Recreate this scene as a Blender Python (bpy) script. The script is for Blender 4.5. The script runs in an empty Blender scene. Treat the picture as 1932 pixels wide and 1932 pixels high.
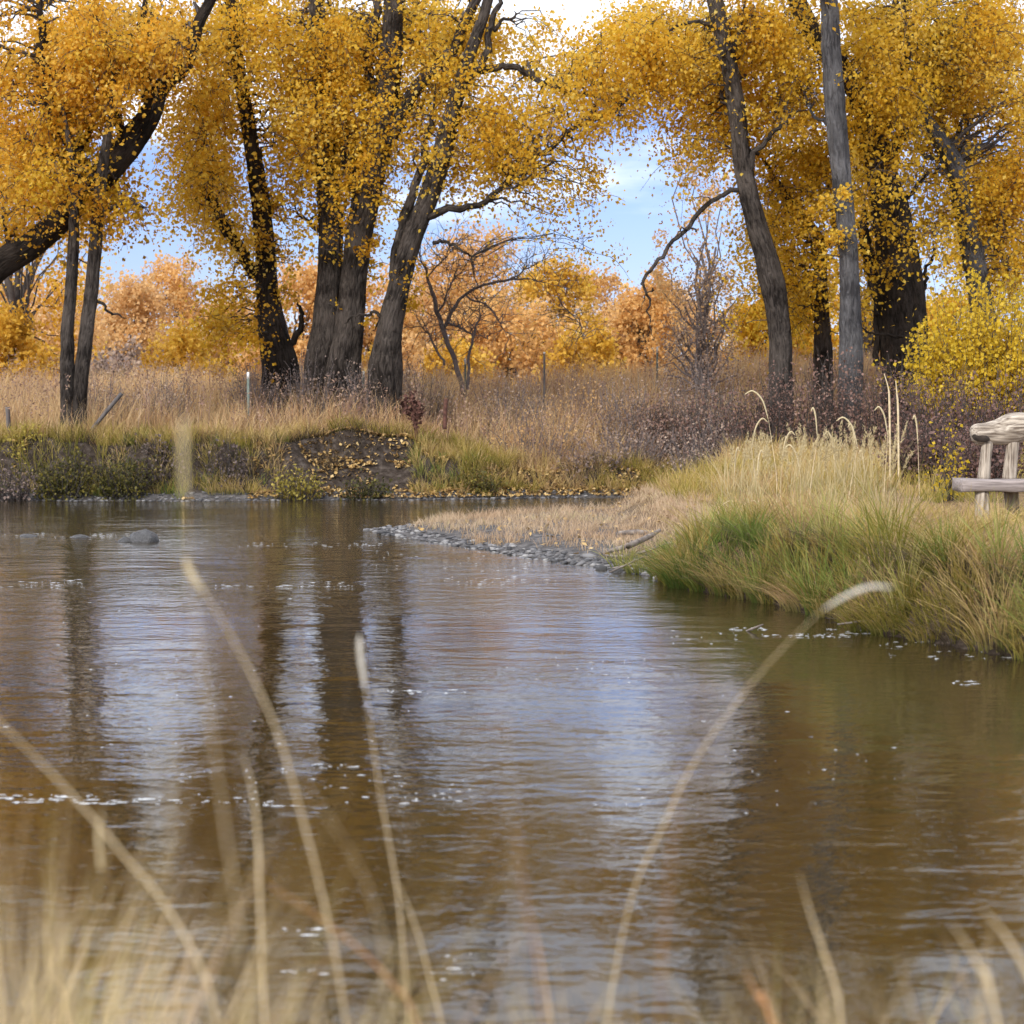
import bpy, math, random
import numpy as np
from mathutils import Vector

random.seed(7)
RNG = np.random.default_rng(11)
scene = bpy.context.scene
COL = scene.collection

# ------------------------------------------------------------------ camera
F, CX, CY, HZ, CAMH = 3600.0, 966.0, 966.0, 765.0, 1.5     # pixel units of a 1932 px wide frame
PITCH = math.atan((CY - HZ) / F)
cam_d = bpy.data.cameras.new("camera")
cam_d.sensor_width = 36.0
cam_d.lens = 36.0 * F / 1932.0
cam_d.clip_start = 0.05
cam_d.clip_end = 3000
cam_d.dof.use_dof = True
cam_d.dof.focus_distance = 20.0
cam_d.dof.aperture_fstop = 4.2
cam = bpy.data.objects.new("camera", cam_d)
cam.location = (0, 0, CAMH)
cam.rotation_euler = (math.radians(90) - PITCH, 0, 0)
COL.objects.link(cam)
scene.camera = cam

# ------------------------------------------------------------------ light
SUN_EL, SUN_AZ = math.radians(32), math.radians(215)        # compass-like: 0 = +Y, clockwise
world = bpy.data.worlds.new("World")
scene.world = world
world.use_nodes = True
wn, wl = world.node_tree.nodes, world.node_tree.links
wn.clear()


def N(nodes, typ, **kw):
    n = nodes.new(typ)
    for k, v in kw.items():
        setattr(n, k, v)
    return n


w_out = N(wn, "ShaderNodeOutputWorld")
w_bg = N(wn, "ShaderNodeBackground")
w_bg.inputs["Strength"].default_value = 0.1
w_sky = N(wn, "ShaderNodeTexSky", sky_type='NISHITA', sun_disc=False)
w_sky.sun_elevation = SUN_EL
w_sky.sun_rotation = SUN_AZ
w_sky.air_density = 1.0
w_sky.dust_density = 0.4
w_sky.ozone_density = 2.0
w_tc = N(wn, "ShaderNodeTexCoord")
w_sep = N(wn, "ShaderNodeSeparateXYZ")
wl.new(w_tc.outputs["Generated"], w_sep.inputs[0])
# clouds lie on a layer: divide the direction by its height
w_zp = N(wn, "ShaderNodeMath", operation='ADD')
wl.new(w_sep.outputs["Z"], w_zp.inputs[0])
w_zp.inputs[1].default_value = 0.12
w_zc = N(wn, "ShaderNodeMath", operation='MAXIMUM')
wl.new(w_zp.outputs[0], w_zc.inputs[0])
w_zc.inputs[1].default_value = 0.03
w_div = N(wn, "ShaderNodeVectorMath", operation='DIVIDE')
w_cmb = N(wn, "ShaderNodeCombineXYZ")
for i in range(3):
    wl.new(w_zc.outputs[0], w_cmb.inputs[i])
wl.new(w_tc.outputs["Generated"], w_div.inputs[0])
wl.new(w_cmb.outputs[0], w_div.inputs[1])
w_no = N(wn, "ShaderNodeTexNoise")
w_no.inputs["Scale"].default_value = 1.1
w_no.inputs["Detail"].default_value = 7
w_no.inputs["Roughness"].default_value = 0.55
wl.new(w_div.outputs[0], w_no.inputs["Vector"])
# more cloud higher up, a blue band of clear air near the horizon
w_el = N(wn, "ShaderNodeMapRange")
w_el.inputs["From Min"].default_value = 0.09
w_el.inputs["From Max"].default_value = 0.17
w_el.inputs["To Min"].default_value = -0.22
w_el.inputs["To Max"].default_value = 0.17
wl.new(w_sep.outputs["Z"], w_el.inputs["Value"])
w_add = N(wn, "ShaderNodeMath", operation='ADD')
wl.new(w_no.outputs["Fac"], w_add.inputs[0])
wl.new(w_el.outputs[0], w_add.inputs[1])
w_rmp = N(wn, "ShaderNodeMapRange", interpolation_type='SMOOTHSTEP')
w_rmp.inputs["From Min"].default_value = 0.38
w_rmp.inputs["From Max"].default_value = 0.66
wl.new(w_add.outputs[0], w_rmp.inputs["Value"])
w_tint = N(wn, "ShaderNodeMix", data_type='RGBA', blend_type='MULTIPLY')
w_tint.inputs["Factor"].default_value = 1.0
w_tint.inputs["B"].default_value = (0.52, 0.535, 0.80, 1)
wl.new(w_sky.outputs[0], w_tint.inputs["A"])
w_mix = N(wn, "ShaderNodeMix", data_type='RGBA')
w_mix.inputs["B"].default_value = (6.6, 6.9, 7.6, 1)
wl.new(w_rmp.outputs[0], w_mix.inputs["Factor"])
wl.new(w_tint.outputs["Result"], w_mix.inputs["A"])
wl.new(w_mix.outputs["Result"], w_bg.inputs["Color"])
wl.new(w_bg.outputs[0], w_out.inputs[0])

sun_d = bpy.data.lights.new("sun", 'SUN')
sun_d.energy = 1.5
sun_d.angle = math.radians(11)
sun_d.color = (1.0, 0.94, 0.85)
sun = bpy.data.objects.new("sun", sun_d)
sd = Vector((math.sin(SUN_AZ) * math.cos(SUN_EL), math.cos(SUN_AZ) * math.cos(SUN_EL), math.sin(SUN_EL)))
sun.rotation_euler = sd.to_track_quat('Z', 'Y').to_euler()
sun.location = (0, -10, 30)
COL.objects.link(sun)

scene.view_settings.view_transform = 'Standard'
scene.view_settings.look = 'None'
scene.view_settings.gamma = 1.0
scene.view_settings.use_curve_mapping = False
scene.view_settings.exposure = 1.08
scene.render.engine = 'CYCLES'
cy = scene.cycles
cy.use_denoising = True
cy.denoiser = 'OPENIMAGEDENOISE'
cy.max_bounces = 6
cy.diffuse_bounces = 3
cy.glossy_bounces = 3
cy.transmission_bounces = 3
cy.sample_clamp_indirect = 6
cy.use_adaptive_sampling = True
cy.adaptive_threshold = 0.02
cy.caustics_reflective = False
cy.caustics_refractive = False

# ------------------------------------------------------------------ helpers
SP, CP = math.sin(PITCH), math.cos(PITCH)


def P(u, v, Y):
    """World point at depth Y seen at (u, v) of the 1932 px frame."""
    x, y = (u - CX) / F, -(v - CY) / F
    d = np.array([x, CP + y * SP, -SP + y * CP])
    return d * (Y / d[1]) + np.array([0, 0, CAMH])


def px(n, Y):
    return n / F * Y


def on_water(u, v, z=0.0):
    x, y = (u - CX) / F, -(v - CY) / F
    d = np.array([x, CP + y * SP, -SP + y * CP])
    k = (z - CAMH) / d[2]
    return d * k + np.array([0, 0, CAMH])


def ss(t):
    t = np.clip(t, 0, 1)
    return t * t * (3 - 2 * t)


def vnoise(x, y, s=1.0, seed=0):
    """Smooth value noise, -1..1."""
    x, y = np.asarray(x, float) / s + seed * 17.3, np.asarray(y, float) / s + seed * 5.7
    xi, yi = np.floor(x), np.floor(y)
    fx, fy = x - xi, y - yi
    fx, fy = fx * fx * (3 - 2 * fx), fy * fy * (3 - 2 * fy)

    def h(a, b):
        t = np.sin(a * 127.1 + b * 311.7 + seed * 3.1) * 43758.5453
        return (t - np.floor(t)) * 2 - 1
    return ((h(xi, yi) * (1 - fx) + h(xi + 1, yi) * fx) * (1 - fy)
            + (h(xi, yi + 1) * (1 - fx) + h(xi + 1, yi + 1) * fx) * fy)


def np_mesh(name, V, faces, mat, attrs=None, smooth=False, parent=None):
    """V (n,3); faces: list of int arrays, each (m,3) or (m,4)."""
    me = bpy.data.meshes.new(name)
    V = np.asarray(V, np.float32)
    if not isinstance(faces, list):
        faces = [faces]
    faces = [np.asarray(f, np.int32) for f in faces if len(f)]
    nl = sum(f.size for f in faces)
    nf = sum(len(f) for f in faces)
    me.vertices.add(len(V))
    me.vertices.foreach_set("co", V.ravel())
    me.loops.add(nl)
    me.loops.foreach_set("vertex_index", np.concatenate([f.ravel() for f in faces]))
    me.polygons.add(nf)
    tot = np.concatenate([np.full(len(f), f.shape[1], np.int32) for f in faces])
    st = np.concatenate([[0], np.cumsum(tot)[:-1]]).astype(np.int32)
    me.polygons.foreach_set("loop_start", st)
    if smooth:
        me.polygons.foreach_set("use_smooth", np.ones(nf, bool))
    me.update(calc_edges=True)
    for k, a in (attrs or {}).items():
        a = np.asarray(a, np.float32)
        if a.ndim == 1:
            me.attributes.new(k, 'FLOAT', 'POINT').data.foreach_set("value", a)
        else:
            me.attributes.new(k, 'FLOAT_VECTOR', 'POINT').data.foreach_set("vector", a.ravel())
    me.materials.append(mat)
    o = bpy.data.objects.new(name, me)
    COL.objects.link(o)
    if parent is not None:
        o.parent = parent
        o.matrix_parent_inverse = parent.matrix_basis.inverted()
    return o


def tag(o, label=None, cat=None, group=None, kind=None):
    for k, v in (("label", label), ("category", cat), ("group", group), ("kind", kind)):
        if v:
            o[k] = v
    return o


def thing(name, loc, label, cat, group=None):
    o = bpy.data.objects.new(name, None)
    o.empty_display_size = 0.2
    o.location = [float(c) for c in loc]
    COL.objects.link(o)
    return tag(o, label, cat, group)


class Buf:
    def __init__(s):
        s.V, s.Q, s.T, s.A, s.n = [], [], [], {}, 0

    def add(s, V, quads=None, tris=None, **attrs):
        V = np.asarray(V, float)
        s.V.append(V)
        if quads is not None and len(quads):
            s.Q.append(np.asarray(quads) + s.n)
        if tris is not None and len(tris):
            s.T.append(np.asarray(tris) + s.n)
        for k, a in attrs.items():
            a = np.asarray(a, float)
            if a.ndim == 0:
                a = np.full(len(V), float(a))
            s.A.setdefault(k, []).append(a)
        s.n += len(V)

    def build(s, name, mat, parent=None, smooth=False, kind=None):
        faces = []
        if s.Q:
            faces.append(np.concatenate(s.Q))
        if s.T:
            faces.append(np.concatenate(s.T))
        o = np_mesh(name, np.concatenate(s.V), faces, mat,
                    {k: np.concatenate(a) for k, a in s.A.items()}, smooth, parent)
        if kind:
            o["kind"] = kind
        return o


def catmull(pts, n):
    """Resample control rows (any width) to n rows along a Catmull-Rom spline."""
    p = np.asarray(pts, float)
    if len(p) == 2:
        t = np.linspace(0, 1, n)[:, None]
        return p[0] * (1 - t) + p[1] * t
    q = np.vstack([2 * p[0] - p[1], p, 2 * p[-1] - p[-2]])
    out = []
    for t in np.linspace(0, len(p) - 1 - 1e-9, n):
        i = int(t)
        f = t - i
        a, b, c, d = q[i], q[i + 1], q[i + 2], q[i + 3]
        out.append(0.5 * (2 * b + (c - a) * f + (2 * a - 5 * b + 4 * c - d) * f * f + (3 * b - a - 3 * c + d) * f ** 3))
    return np.array(out)


def tube(buf, path, rad, sides=8, rough=0.0, seed=0, cap=True, tint=0.5, flat=1.0):
    """Tapered tube along path; carries bark coordinates (around, along)."""
    path, rad = np.asarray(path, float), np.asarray(rad, float)
    n = len(path)
    tan = np.gradient(path, axis=0)
    tan /= np.linalg.norm(tan, axis=1)[:, None] + 1e-9
    ref = np.array([0.0, 1.0, 0.0]) if abs(tan[:, 1]).mean() < 0.8 else np.array([1.0, 0, 0])
    a = np.cross(tan, ref)
    a /= np.linalg.norm(a, axis=1)[:, None] + 1e-9
    b = np.cross(tan, a)
    th = np.linspace(0, 2 * np.pi, sides, endpoint=False)
    L = np.concatenate([[0], np.cumsum(np.linalg.norm(np.diff(path, axis=0), axis=1))])
    R = rad[:, None] * np.ones(sides)
    if rough:
        TH, LL = np.meshgrid(th, L)
        k = (np.cos(TH) * 3 + seed, np.sin(TH) * 3 + LL * 0.7)
        R = R * (1 + rough * vnoise(k[0], k[1], 1.1, seed) + rough * 0.6 * vnoise(np.cos(TH) * 7 + LL, np.sin(TH) * 7 + LL * 1.6, 1.0, seed + 3))
    V = path[:, None, :] + R[:, :, None] * (np.cos(th)[None, :, None] * a[:, None, :] + flat * np.sin(th)[None, :, None] * b[:, None, :])
    bark = np.stack([np.cos(th)[None, :] * R, np.sin(th)[None, :] * R, np.repeat(L[:, None], sides, 1)], -1)
    V, bark = V.reshape(-1, 3), bark.reshape(-1, 3)
    i, j = np.meshgrid(np.arange(n - 1), np.arange(sides), indexing='ij')
    j2 = (j + 1) % sides
    Q = np.stack([i * sides + j, i * sides + j2, (i + 1) * sides + j2, (i + 1) * sides + j], -1).reshape(-1, 4)
    T = []
    if cap:
        m = len(V)
        V = np.vstack([V, path[0], path[-1]])
        bark = np.vstack([bark, [0, 0, 0], [0, 0, L[-1]]])
        for q in range(sides):
            T.append((m, (q + 1) % sides, q))
            T.append((m + 1, (n - 1) * sides + q, (n - 1) * sides + (q + 1) % sides))
    buf.add(V, Q, T, bark=bark, tint=tint)


def unit(v):
    return v / (np.linalg.norm(v, axis=-1, keepdims=True) + 1e-9)


def leaf_quads(buf, C, size, tint, up=0.25, wid=0.42):
    """Pointed, slightly folded leaves at centres C."""
    n = len(C)
    if n == 0:
        return
    size = np.broadcast_to(size, (n,))[:, None] * RNG.uniform(0.5, 1.6, (n, 1))
    nor = unit(RNG.normal(size=(n, 3)) + np.array([0, 0, up]))
    ax = unit(np.cross(nor, RNG.normal(size=(n, 3))) + np.array([0, 0, -0.35]))
    bx = unit(np.cross(nor, ax))
    fold = nor * size * RNG.uniform(-0.16, 0.16, (n, 1))
    V = np.stack([C - ax * size * .5, C + bx * size * wid + fold - ax * size * .08,
                  C + ax * size * .55, C - bx * size * wid + fold - ax * size * .08], 1).reshape(-1, 3)
    Q = np.arange(4 * n).reshape(n, 4)
    buf.add(V, Q, tint=np.repeat(np.clip(tint, 0, 1), 4))


def blades(buf, B, H, W, lean, tint, segs=4, curl=0.5, twist=None):
    """Grass blades: base points B, heights H, widths W, lean vectors (n,2) in units of height."""
    n = len(B)
    if n == 0:
        return
    H, W = np.broadcast_to(H, (n,)), np.broadcast_to(W, (n,))
    t = np.linspace(0, 1, segs + 1)
    up = t[None, :] * (1 - curl * 0.35 * t[None, :] ** 2 * np.minimum(1, np.linalg.norm(lean, axis=1))[:, None])
    out = (t ** 1.8)[None, :]
    cen = np.zeros((n, segs + 1, 3))
    cen[:, :, 2] = H[:, None] * up
    cen[:, :, 0] = H[:, None] * lean[:, :1] * out
    cen[:, :, 1] = H[:, None] * lean[:, 1:] * out
    cen += B[:, None, :]
    ang = RNG.uniform(0, np.pi, n)
    side = np.stack([np.cos(ang), np.sin(ang) * 0.6, RNG.uniform(-.1, .1, n)], 1)
    wt = (1 - t ** 2.2) * 0.5 + 0.04
    off = side[:, None, :] * (W[:, None] * wt[None, :])[:, :, None]
    V = np.stack([cen - off, cen + off], 2).reshape(n, -1, 3)
    m = 2 * (segs + 1)
    q = np.array([[2 * i, 2 * i + 1, 2 * i + 3, 2 * i + 2] for i in range(segs)])
    Q = (np.arange(n)[:, None, None] * m + q[None]).reshape(-1, 4)
    buf.add(V.reshape(-1, 3), Q, tint=np.repeat(tint, m), along=np.tile(np.repeat(t, 2), n))


# ------------------------------------------------------------------ materials
def new_mat(name):
    m = bpy.data.materials.new(name)
    m.use_nodes = True
    m.node_tree.nodes.clear()
    return m, m.node_tree.nodes, m.node_tree.links


def ramp(nodes, stops):
    r = nodes.new("ShaderNodeValToRGB")
    e = r.color_ramp.elements
    while len(e) < len(stops):
        e.new(0.5)
    for el, (p, c) in zip(e, stops):
        el.position = p
        el.color = (*c, 1)
    return r


def attr(nodes, name):
    a = nodes.new("ShaderNodeAttribute")
    a.attribute_name = name
    return a


def leaf_mat(name, cols, trans=0.45, rough=0.55, spec=0.25):
    m, n, l = new_mat(name)
    out = n.new("ShaderNodeOutputMaterial")
    st = [(i / max(1, len(cols) - 1), c) for i, c in enumerate(cols)]
    r = ramp(n, st)
    l.new(attr(n, "tint").outputs["Fac"], r.inputs[0])
    p = n.new("ShaderNodeBsdfPrincipled")
    p.inputs["Roughness"].default_value = rough
    p.inputs["Specular IOR Level"].default_value = spec
    l.new(r.outputs[0], p.inputs["Base Color"])
    t = n.new("ShaderNodeBsdfTranslucent")
    l.new(r.outputs[0], t.inputs["Color"])
    mx = n.new("ShaderNodeMixShader")
    mx.inputs[0].default_value = trans
    l.new(p.outputs[0], mx.inputs[1])
    l.new(t.outputs[0], mx.inputs[2])
    l.new(mx.outputs[0], out.inputs[0])
    return m


def grass_mat(name, tip_cols, base_col, trans=0.3, lo=0.0, hi=0.55):
    """Blade pigment changes from the root colour to the tip colour."""
    m, n, l = new_mat(name)
    out = n.new("ShaderNodeOutputMaterial")
    r = ramp(n, [(i / max(1, len(tip_cols) - 1), c) for i, c in enumerate(tip_cols)])
    l.new(attr(n, "tint").outputs["Fac"], r.inputs[0])
    mr = n.new("ShaderNodeMapRange")
    mr.inputs["From Min"].default_value = lo
    mr.inputs["From Max"].default_value = hi
    l.new(attr(n, "along").outputs["Fac"], mr.inputs["Value"])
    mx = n.new("ShaderNodeMix")
    mx.data_type = 'RGBA'
    mx.inputs["A"].default_value = (*base_col, 1)
    l.new(mr.outputs[0], mx.inputs["Factor"])
    l.new(r.outputs[0], mx.inputs["B"])
    p = n.new("ShaderNodeBsdfPrincipled")
    p.inputs["Roughness"].default_value = 0.6
    p.inputs["Specular IOR Level"].default_value = 0.2
    l.new(mx.outputs["Result"], p.inputs["Base Color"])
    t = n.new("ShaderNodeBsdfTranslucent")
    l.new(mx.outputs["Result"], t.inputs["Color"])
    ms = n.new("ShaderNodeMixShader")
    ms.inputs[0].default_value = trans
    l.new(p.outputs[0], ms.inputs[1])
    l.new(t.outputs[0], ms.inputs[2])
    l.new(ms.outputs[0], out.inputs[0])
    return m


def bark_mat(name, dark, light, ridge=26.0, bump=0.9):
    m, n, l = new_mat(name)
    out = n.new("ShaderNodeOutputMaterial")
    p = n.new("ShaderNodeBsdfPrincipled")
    p.inputs["Roughness"].default_value = 0.85
    p.inputs["Specular IOR Level"].default_value = 0.15
    mp = n.new("ShaderNodeMapping")
    mp.inputs["Scale"].default_value = (1, 1, 0.22)
    l.new(attr(n, "bark").outputs["Vector"], mp.inputs["Vector"])
    v = n.new("ShaderNodeTexNoise")
    v.inputs["Scale"].default_value = ridge
    v.inputs["Detail"].default_value = 5
    v.inputs["Roughness"].default_value = 0.62
    v.inputs["Distortion"].default_value = 0.8
    l.new(mp.outputs[0], v.inputs["Vector"])
    b = n.new("ShaderNodeTexNoise")
    b.inputs["Scale"].default_value = 1.6
    b.inputs["Detail"].default_value = 4
    l.new(attr(n, "bark").outputs["Vector"], b.inputs["Vector"])
    ad = n.new("ShaderNodeMath")
    ad.operation = 'ADD'
    l.new(v.outputs["Fac"], ad.inputs[0])
    l.new(b.outputs["Fac"], ad.inputs[1])
    r = ramp(n, [(0.41, dark), (0.53, tuple(.5 * (a + c) for a, c in zip(dark, light))), (0.70, light)])
    hf = n.new("ShaderNodeMath")
    hf.operation = 'MULTIPLY'
    hf.inputs[1].default_value = 0.5
    l.new(ad.outputs[0], hf.inputs[0])
    l.new(hf.outputs[0], r.inputs[0])
    l.new(r.outputs[0], p.inputs["Base Color"])
    bp = n.new("ShaderNodeBump")
    bp.inputs["Strength"].default_value = bump
    bp.inputs["Distance"].default_value = 0.09
    l.new(v.outputs["Fac"], bp.inputs["Height"])
    l.new(bp.outputs[0], p.inputs["Normal"])
    l.new(p.outputs[0], out.inputs[0])
    return m


def plain_mat(name, c1, c2, scale=20.0, rough=0.7, stretch=(1, 1, 1), bump=0.3, bdist=0.01, metal=0.0):
    m, n, l = new_mat(name)
    out = n.new("ShaderNodeOutputMaterial")
    p = n.new("ShaderNodeBsdfPrincipled")
    p.inputs["Roughness"].default_value = rough
    p.inputs["Metallic"].default_value = metal
    tc = n.new("ShaderNodeTexCoord")
    mp = n.new("ShaderNodeMapping")
    mp.inputs["Scale"].default_value = stretch
    l.new(tc.outputs["Object"], mp.inputs[0])
    v = n.new("ShaderNodeTexNoise")
    v.inputs["Scale"].default_value = scale
    v.inputs["Detail"].default_value = 6
    l.new(mp.outputs[0], v.inputs["Vector"])
    r = ramp(n, [(0.32, c1), (0.68, c2)])
    l.new(v.outputs["Fac"], r.inputs[0])
    l.new(r.outputs[0], p.inputs["Base Color"])
    b = n.new("ShaderNodeBump")
    b.inputs["Strength"].default_value = bump
    b.inputs["Distance"].default_value = bdist
    l.new(v.outputs["Fac"], b.inputs["Height"])
    l.new(b.outputs[0], p.inputs["Normal"])
    l.new(p.outputs[0], out.inputs[0])
    return m


M = {}
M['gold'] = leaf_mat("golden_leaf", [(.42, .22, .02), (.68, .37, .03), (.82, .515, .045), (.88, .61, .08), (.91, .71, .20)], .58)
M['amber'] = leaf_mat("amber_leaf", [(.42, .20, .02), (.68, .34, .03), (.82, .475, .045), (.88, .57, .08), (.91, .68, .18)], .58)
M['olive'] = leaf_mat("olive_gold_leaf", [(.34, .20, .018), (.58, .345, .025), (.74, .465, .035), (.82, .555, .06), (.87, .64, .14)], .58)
M['orange'] = leaf_mat("orange_leaf", [(.48, .28, .12), (.68, .40, .14), (.78, .48, .17), (.84, .57, .27)])
M['peach'] = leaf_mat("peach_leaf", [(.50, .32, .17), (.70, .44, .19), (.79, .52, .23), (.84, .60, .34)])
M['yellow'] = leaf_mat("yellow_willow_leaf", [(.36, .20, .03), (.60, .34, .04), (.74, .46, .06), (.80, .56, .14)])
M['lime'] = leaf_mat("yellow_green_leaf", [(.38, .26, .02), (.62, .43, .03), (.76, .55, .05), (.81, .64, .13)])
M['purple'] = leaf_mat("purple_leaf", [(.085, .055, .05), (.18, .105, .09), (.28, .17, .135), (.42, .29, .22)], .25)
M['greyleaf'] = leaf_mat("grey_seed_leaf", [(.13, .10, .095), (.28, .21, .18), (.42, .31, .24), (.54, .41, .30)], .25)
M['bankgreen'] = leaf_mat("bank_shrub_leaf", [(.045, .048, .016), (.15, .13, .03), (.30, .24, .045), (.52, .42, .09)], .3)
M['litter'] = leaf_mat("fallen_leaf", [(.14, .085, .04), (.34, .21, .08), (.55, .36, .13), (.68, .50, .24)], .1)
M['bark'] = bark_mat("cottonwood_bark", (.018, .014, .012), (.155, .13, .113))
M['bark_dark'] = bark_mat("dark_cottonwood_bark", (.011, .008, .006), (.075, .058, .047))
M['bark_grey'] = bark_mat("grey_cottonwood_bark", (.045, .043, .046), (.19, .185, .19), 22)
M['twig'] = bark_mat("twig_bark", (.05, .042, .040), (.14, .12, .11), 40, .3)
M['twig_pale'] = bark_mat("pale_twig_bark", (.13, .11, .11), (.28, .24, .23), 40, .3)
M['drygrass'] = grass_mat("dry_meadow_grass", [(.36, .20, .11), (.53, .33, .17), (.65, .45, .23), (.72, .55, .32), (.62, .37, .20)], (.26, .18, .09))
M['duskgrass'] = grass_mat("dusky_weed", [(.22, .14, .12), (.34, .22, .175), (.45, .30, .21), (.55, .39, .26)], (.16, .11, .075))
M['bankgrass'] = grass_mat("right_bank_grass", [(.22, .20, .035), (.38, .30, .07), (.53, .39, .13), (.56, .42, .19), (.50, .32, .16), (.42, .30, .16)], (.11, .13, .025), hi=.38)
M['greengrass'] = grass_mat("green_grass", [(.10, .16, .03), (.18, .24, .05), (.34, .33, .09), (.54, .45, .19)], (.06, .09, .018))
M['palegrass'] = grass_mat("pale_reed_grass", [(.40, .31, .13), (.52, .42, .22), (.60, .50, .30), (.48, .35, .13)], (.20, .19, .06))
M['deadgrass'] = grass_mat("dark_dead_grass", [(.05, .04, .03), (.12, .09, .06), (.22, .17, .11), (.34, .26, .17)], (.03, .025, .018))
M['bargrass'] = grass_mat("bar_grass", [(.46, .31, .20), (.55, .40, .26), (.60, .46, .32), (.46, .42, .18)], (.36, .26, .16))
M['foregrass'] = grass_mat("foreground_straw", [(.46, .36, .15), (.65, .51, .27), (.77, .62, .38), (.72, .52, .33), (.56, .50, .20)], (.52, .41, .20), .35)
M['straw'] = plain_mat("straw_stem", (.58, .45, .25), (.76, .63, .42), 30, .6)
M['straw_pale'] = plain_mat("pale_seed_head", (.48, .39, .22), (.66, .56, .36), 60, .8)
M['straw_red'] = plain_mat("reddish_straw", (.42, .20, .09), (.58, .32, .14), 30, .6)
M['straw_white'] = plain_mat("bleached_seed_head", (.52, .49, .42), (.70, .67, .60), 60, .8)
M['wood_pale'] = plain_mat("peeled_pale_log", (.13, .095, .07), (.62, .54, .44), 7, .85, (.5, 7, 7), .7, .015)
M['wood_post'] = plain_mat("peeled_pale_post", (.13, .095, .07), (.60, .52, .42), 9, .85, (6, 6, .5), .7, .012)
M['wood_grey'] = plain_mat("weathered_grey_plank", (.18, .15, .14), (.40, .34, .32), 7, .8, (0.6, 8, 8), .4, .01)
M['knot'] = plain_mat("dark_knot_hollow", (.012, .009, .007), (.05, .035, .025), 20, .9)
M['drift'] = plain_mat("driftwood", (.10, .08, .07), (.32, .27, .23), 12, .85, (1, 1, 1), .5, .02)
M['post_wood'] = plain_mat("weathered_post", (.05, .045, .05), (.17, .15, .14), 12, .85, (1, 1, .2), .5, .01)
M['post_steel'] = plain_mat("painted_steel_post", (.10, .13, .11), (.20, .23, .20), 20, .6)
M['post_white'] = plain_mat("white_post_tip", (.70, .70, .68), (.85, .85, .83), 20, .6)
M['rust'] = plain_mat("rust_brown_stalk", (.06, .025, .018), (.16, .07, .05), 25, .9)
M['wet_rock'] = plain_mat("wet_river_rock", (.03, .03, .032), (.12, .118, .12), 14, .35, bump=.6, bdist=.03)
M['foam_glint'] = plain_mat("river_foam_glint", (.60, .62, .64), (.80, .81, .82), 80, .6)  # white base colour also paints the glints on the ripples


def thin_foam_glint(m):
    n, l = m.node_tree.nodes, m.node_tree.links
    out = [q for q in n if q.type == 'OUTPUT_MATERIAL'][0]
    sh = out.inputs[0].links[0].from_node
    t = n.new("ShaderNodeTexNoise")
    t.inputs["Scale"].default_value = 45
    t.inputs["Detail"].default_value = 3
    l.new(n.new("ShaderNodeTexCoord").outputs["Object"], t.inputs["Vector"])
    r = ramp(n, [(.30, (0, 0, 0)), (.50, (.95, .95, .95))])
    l.new(t.outputs["Fac"], r.inputs[0])
    tr = n.new("ShaderNodeBsdfTransparent")
    mx = n.new("ShaderNodeMixShader")
    l.new(r.outputs[0], mx.inputs[0])
    l.new(tr.outputs[0], mx.inputs[1])
    l.new(sh.outputs[0], mx.inputs[2])
    l.new(mx.outputs[0], out.inputs[0])


thin_foam_glint(M['foam_glint'])


def stone_mat():
    m, n, l = new_mat("river_stone")
    out = n.new("ShaderNodeOutputMaterial")
    p = n.new("ShaderNodeBsdfPrincipled")
    p.inputs["Roughness"].default_value = 0.6
    oi = n.new("ShaderNodeObjectInfo")
    g = n.new("ShaderNodeNewGeometry")
    ad = n.new("ShaderNodeMath")
    ad.operation = 'ADD'
    l.new(oi.outputs["Random"], ad.inputs[0])
    l.new(g.outputs["Random Per Island"], ad.inputs[1])
    fr = n.new("ShaderNodeMath")
    fr.operation = 'FRACT'
    l.new(ad.outputs[0], fr.inputs[0])
    r = ramp(n, [(0, (.03, .03, .033)), (.35, (.09, .088, .092)), (.7, (.17, .165, .17)), (1, (.32, .31, .30))])
    l.new(fr.outputs[0], r.inputs[0])
    l.new(r.outputs[0], p.inputs["Base Color"])
    l.new(p.outputs[0], out.inputs[0])
    return m


M['stone'] = stone_mat()


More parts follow.
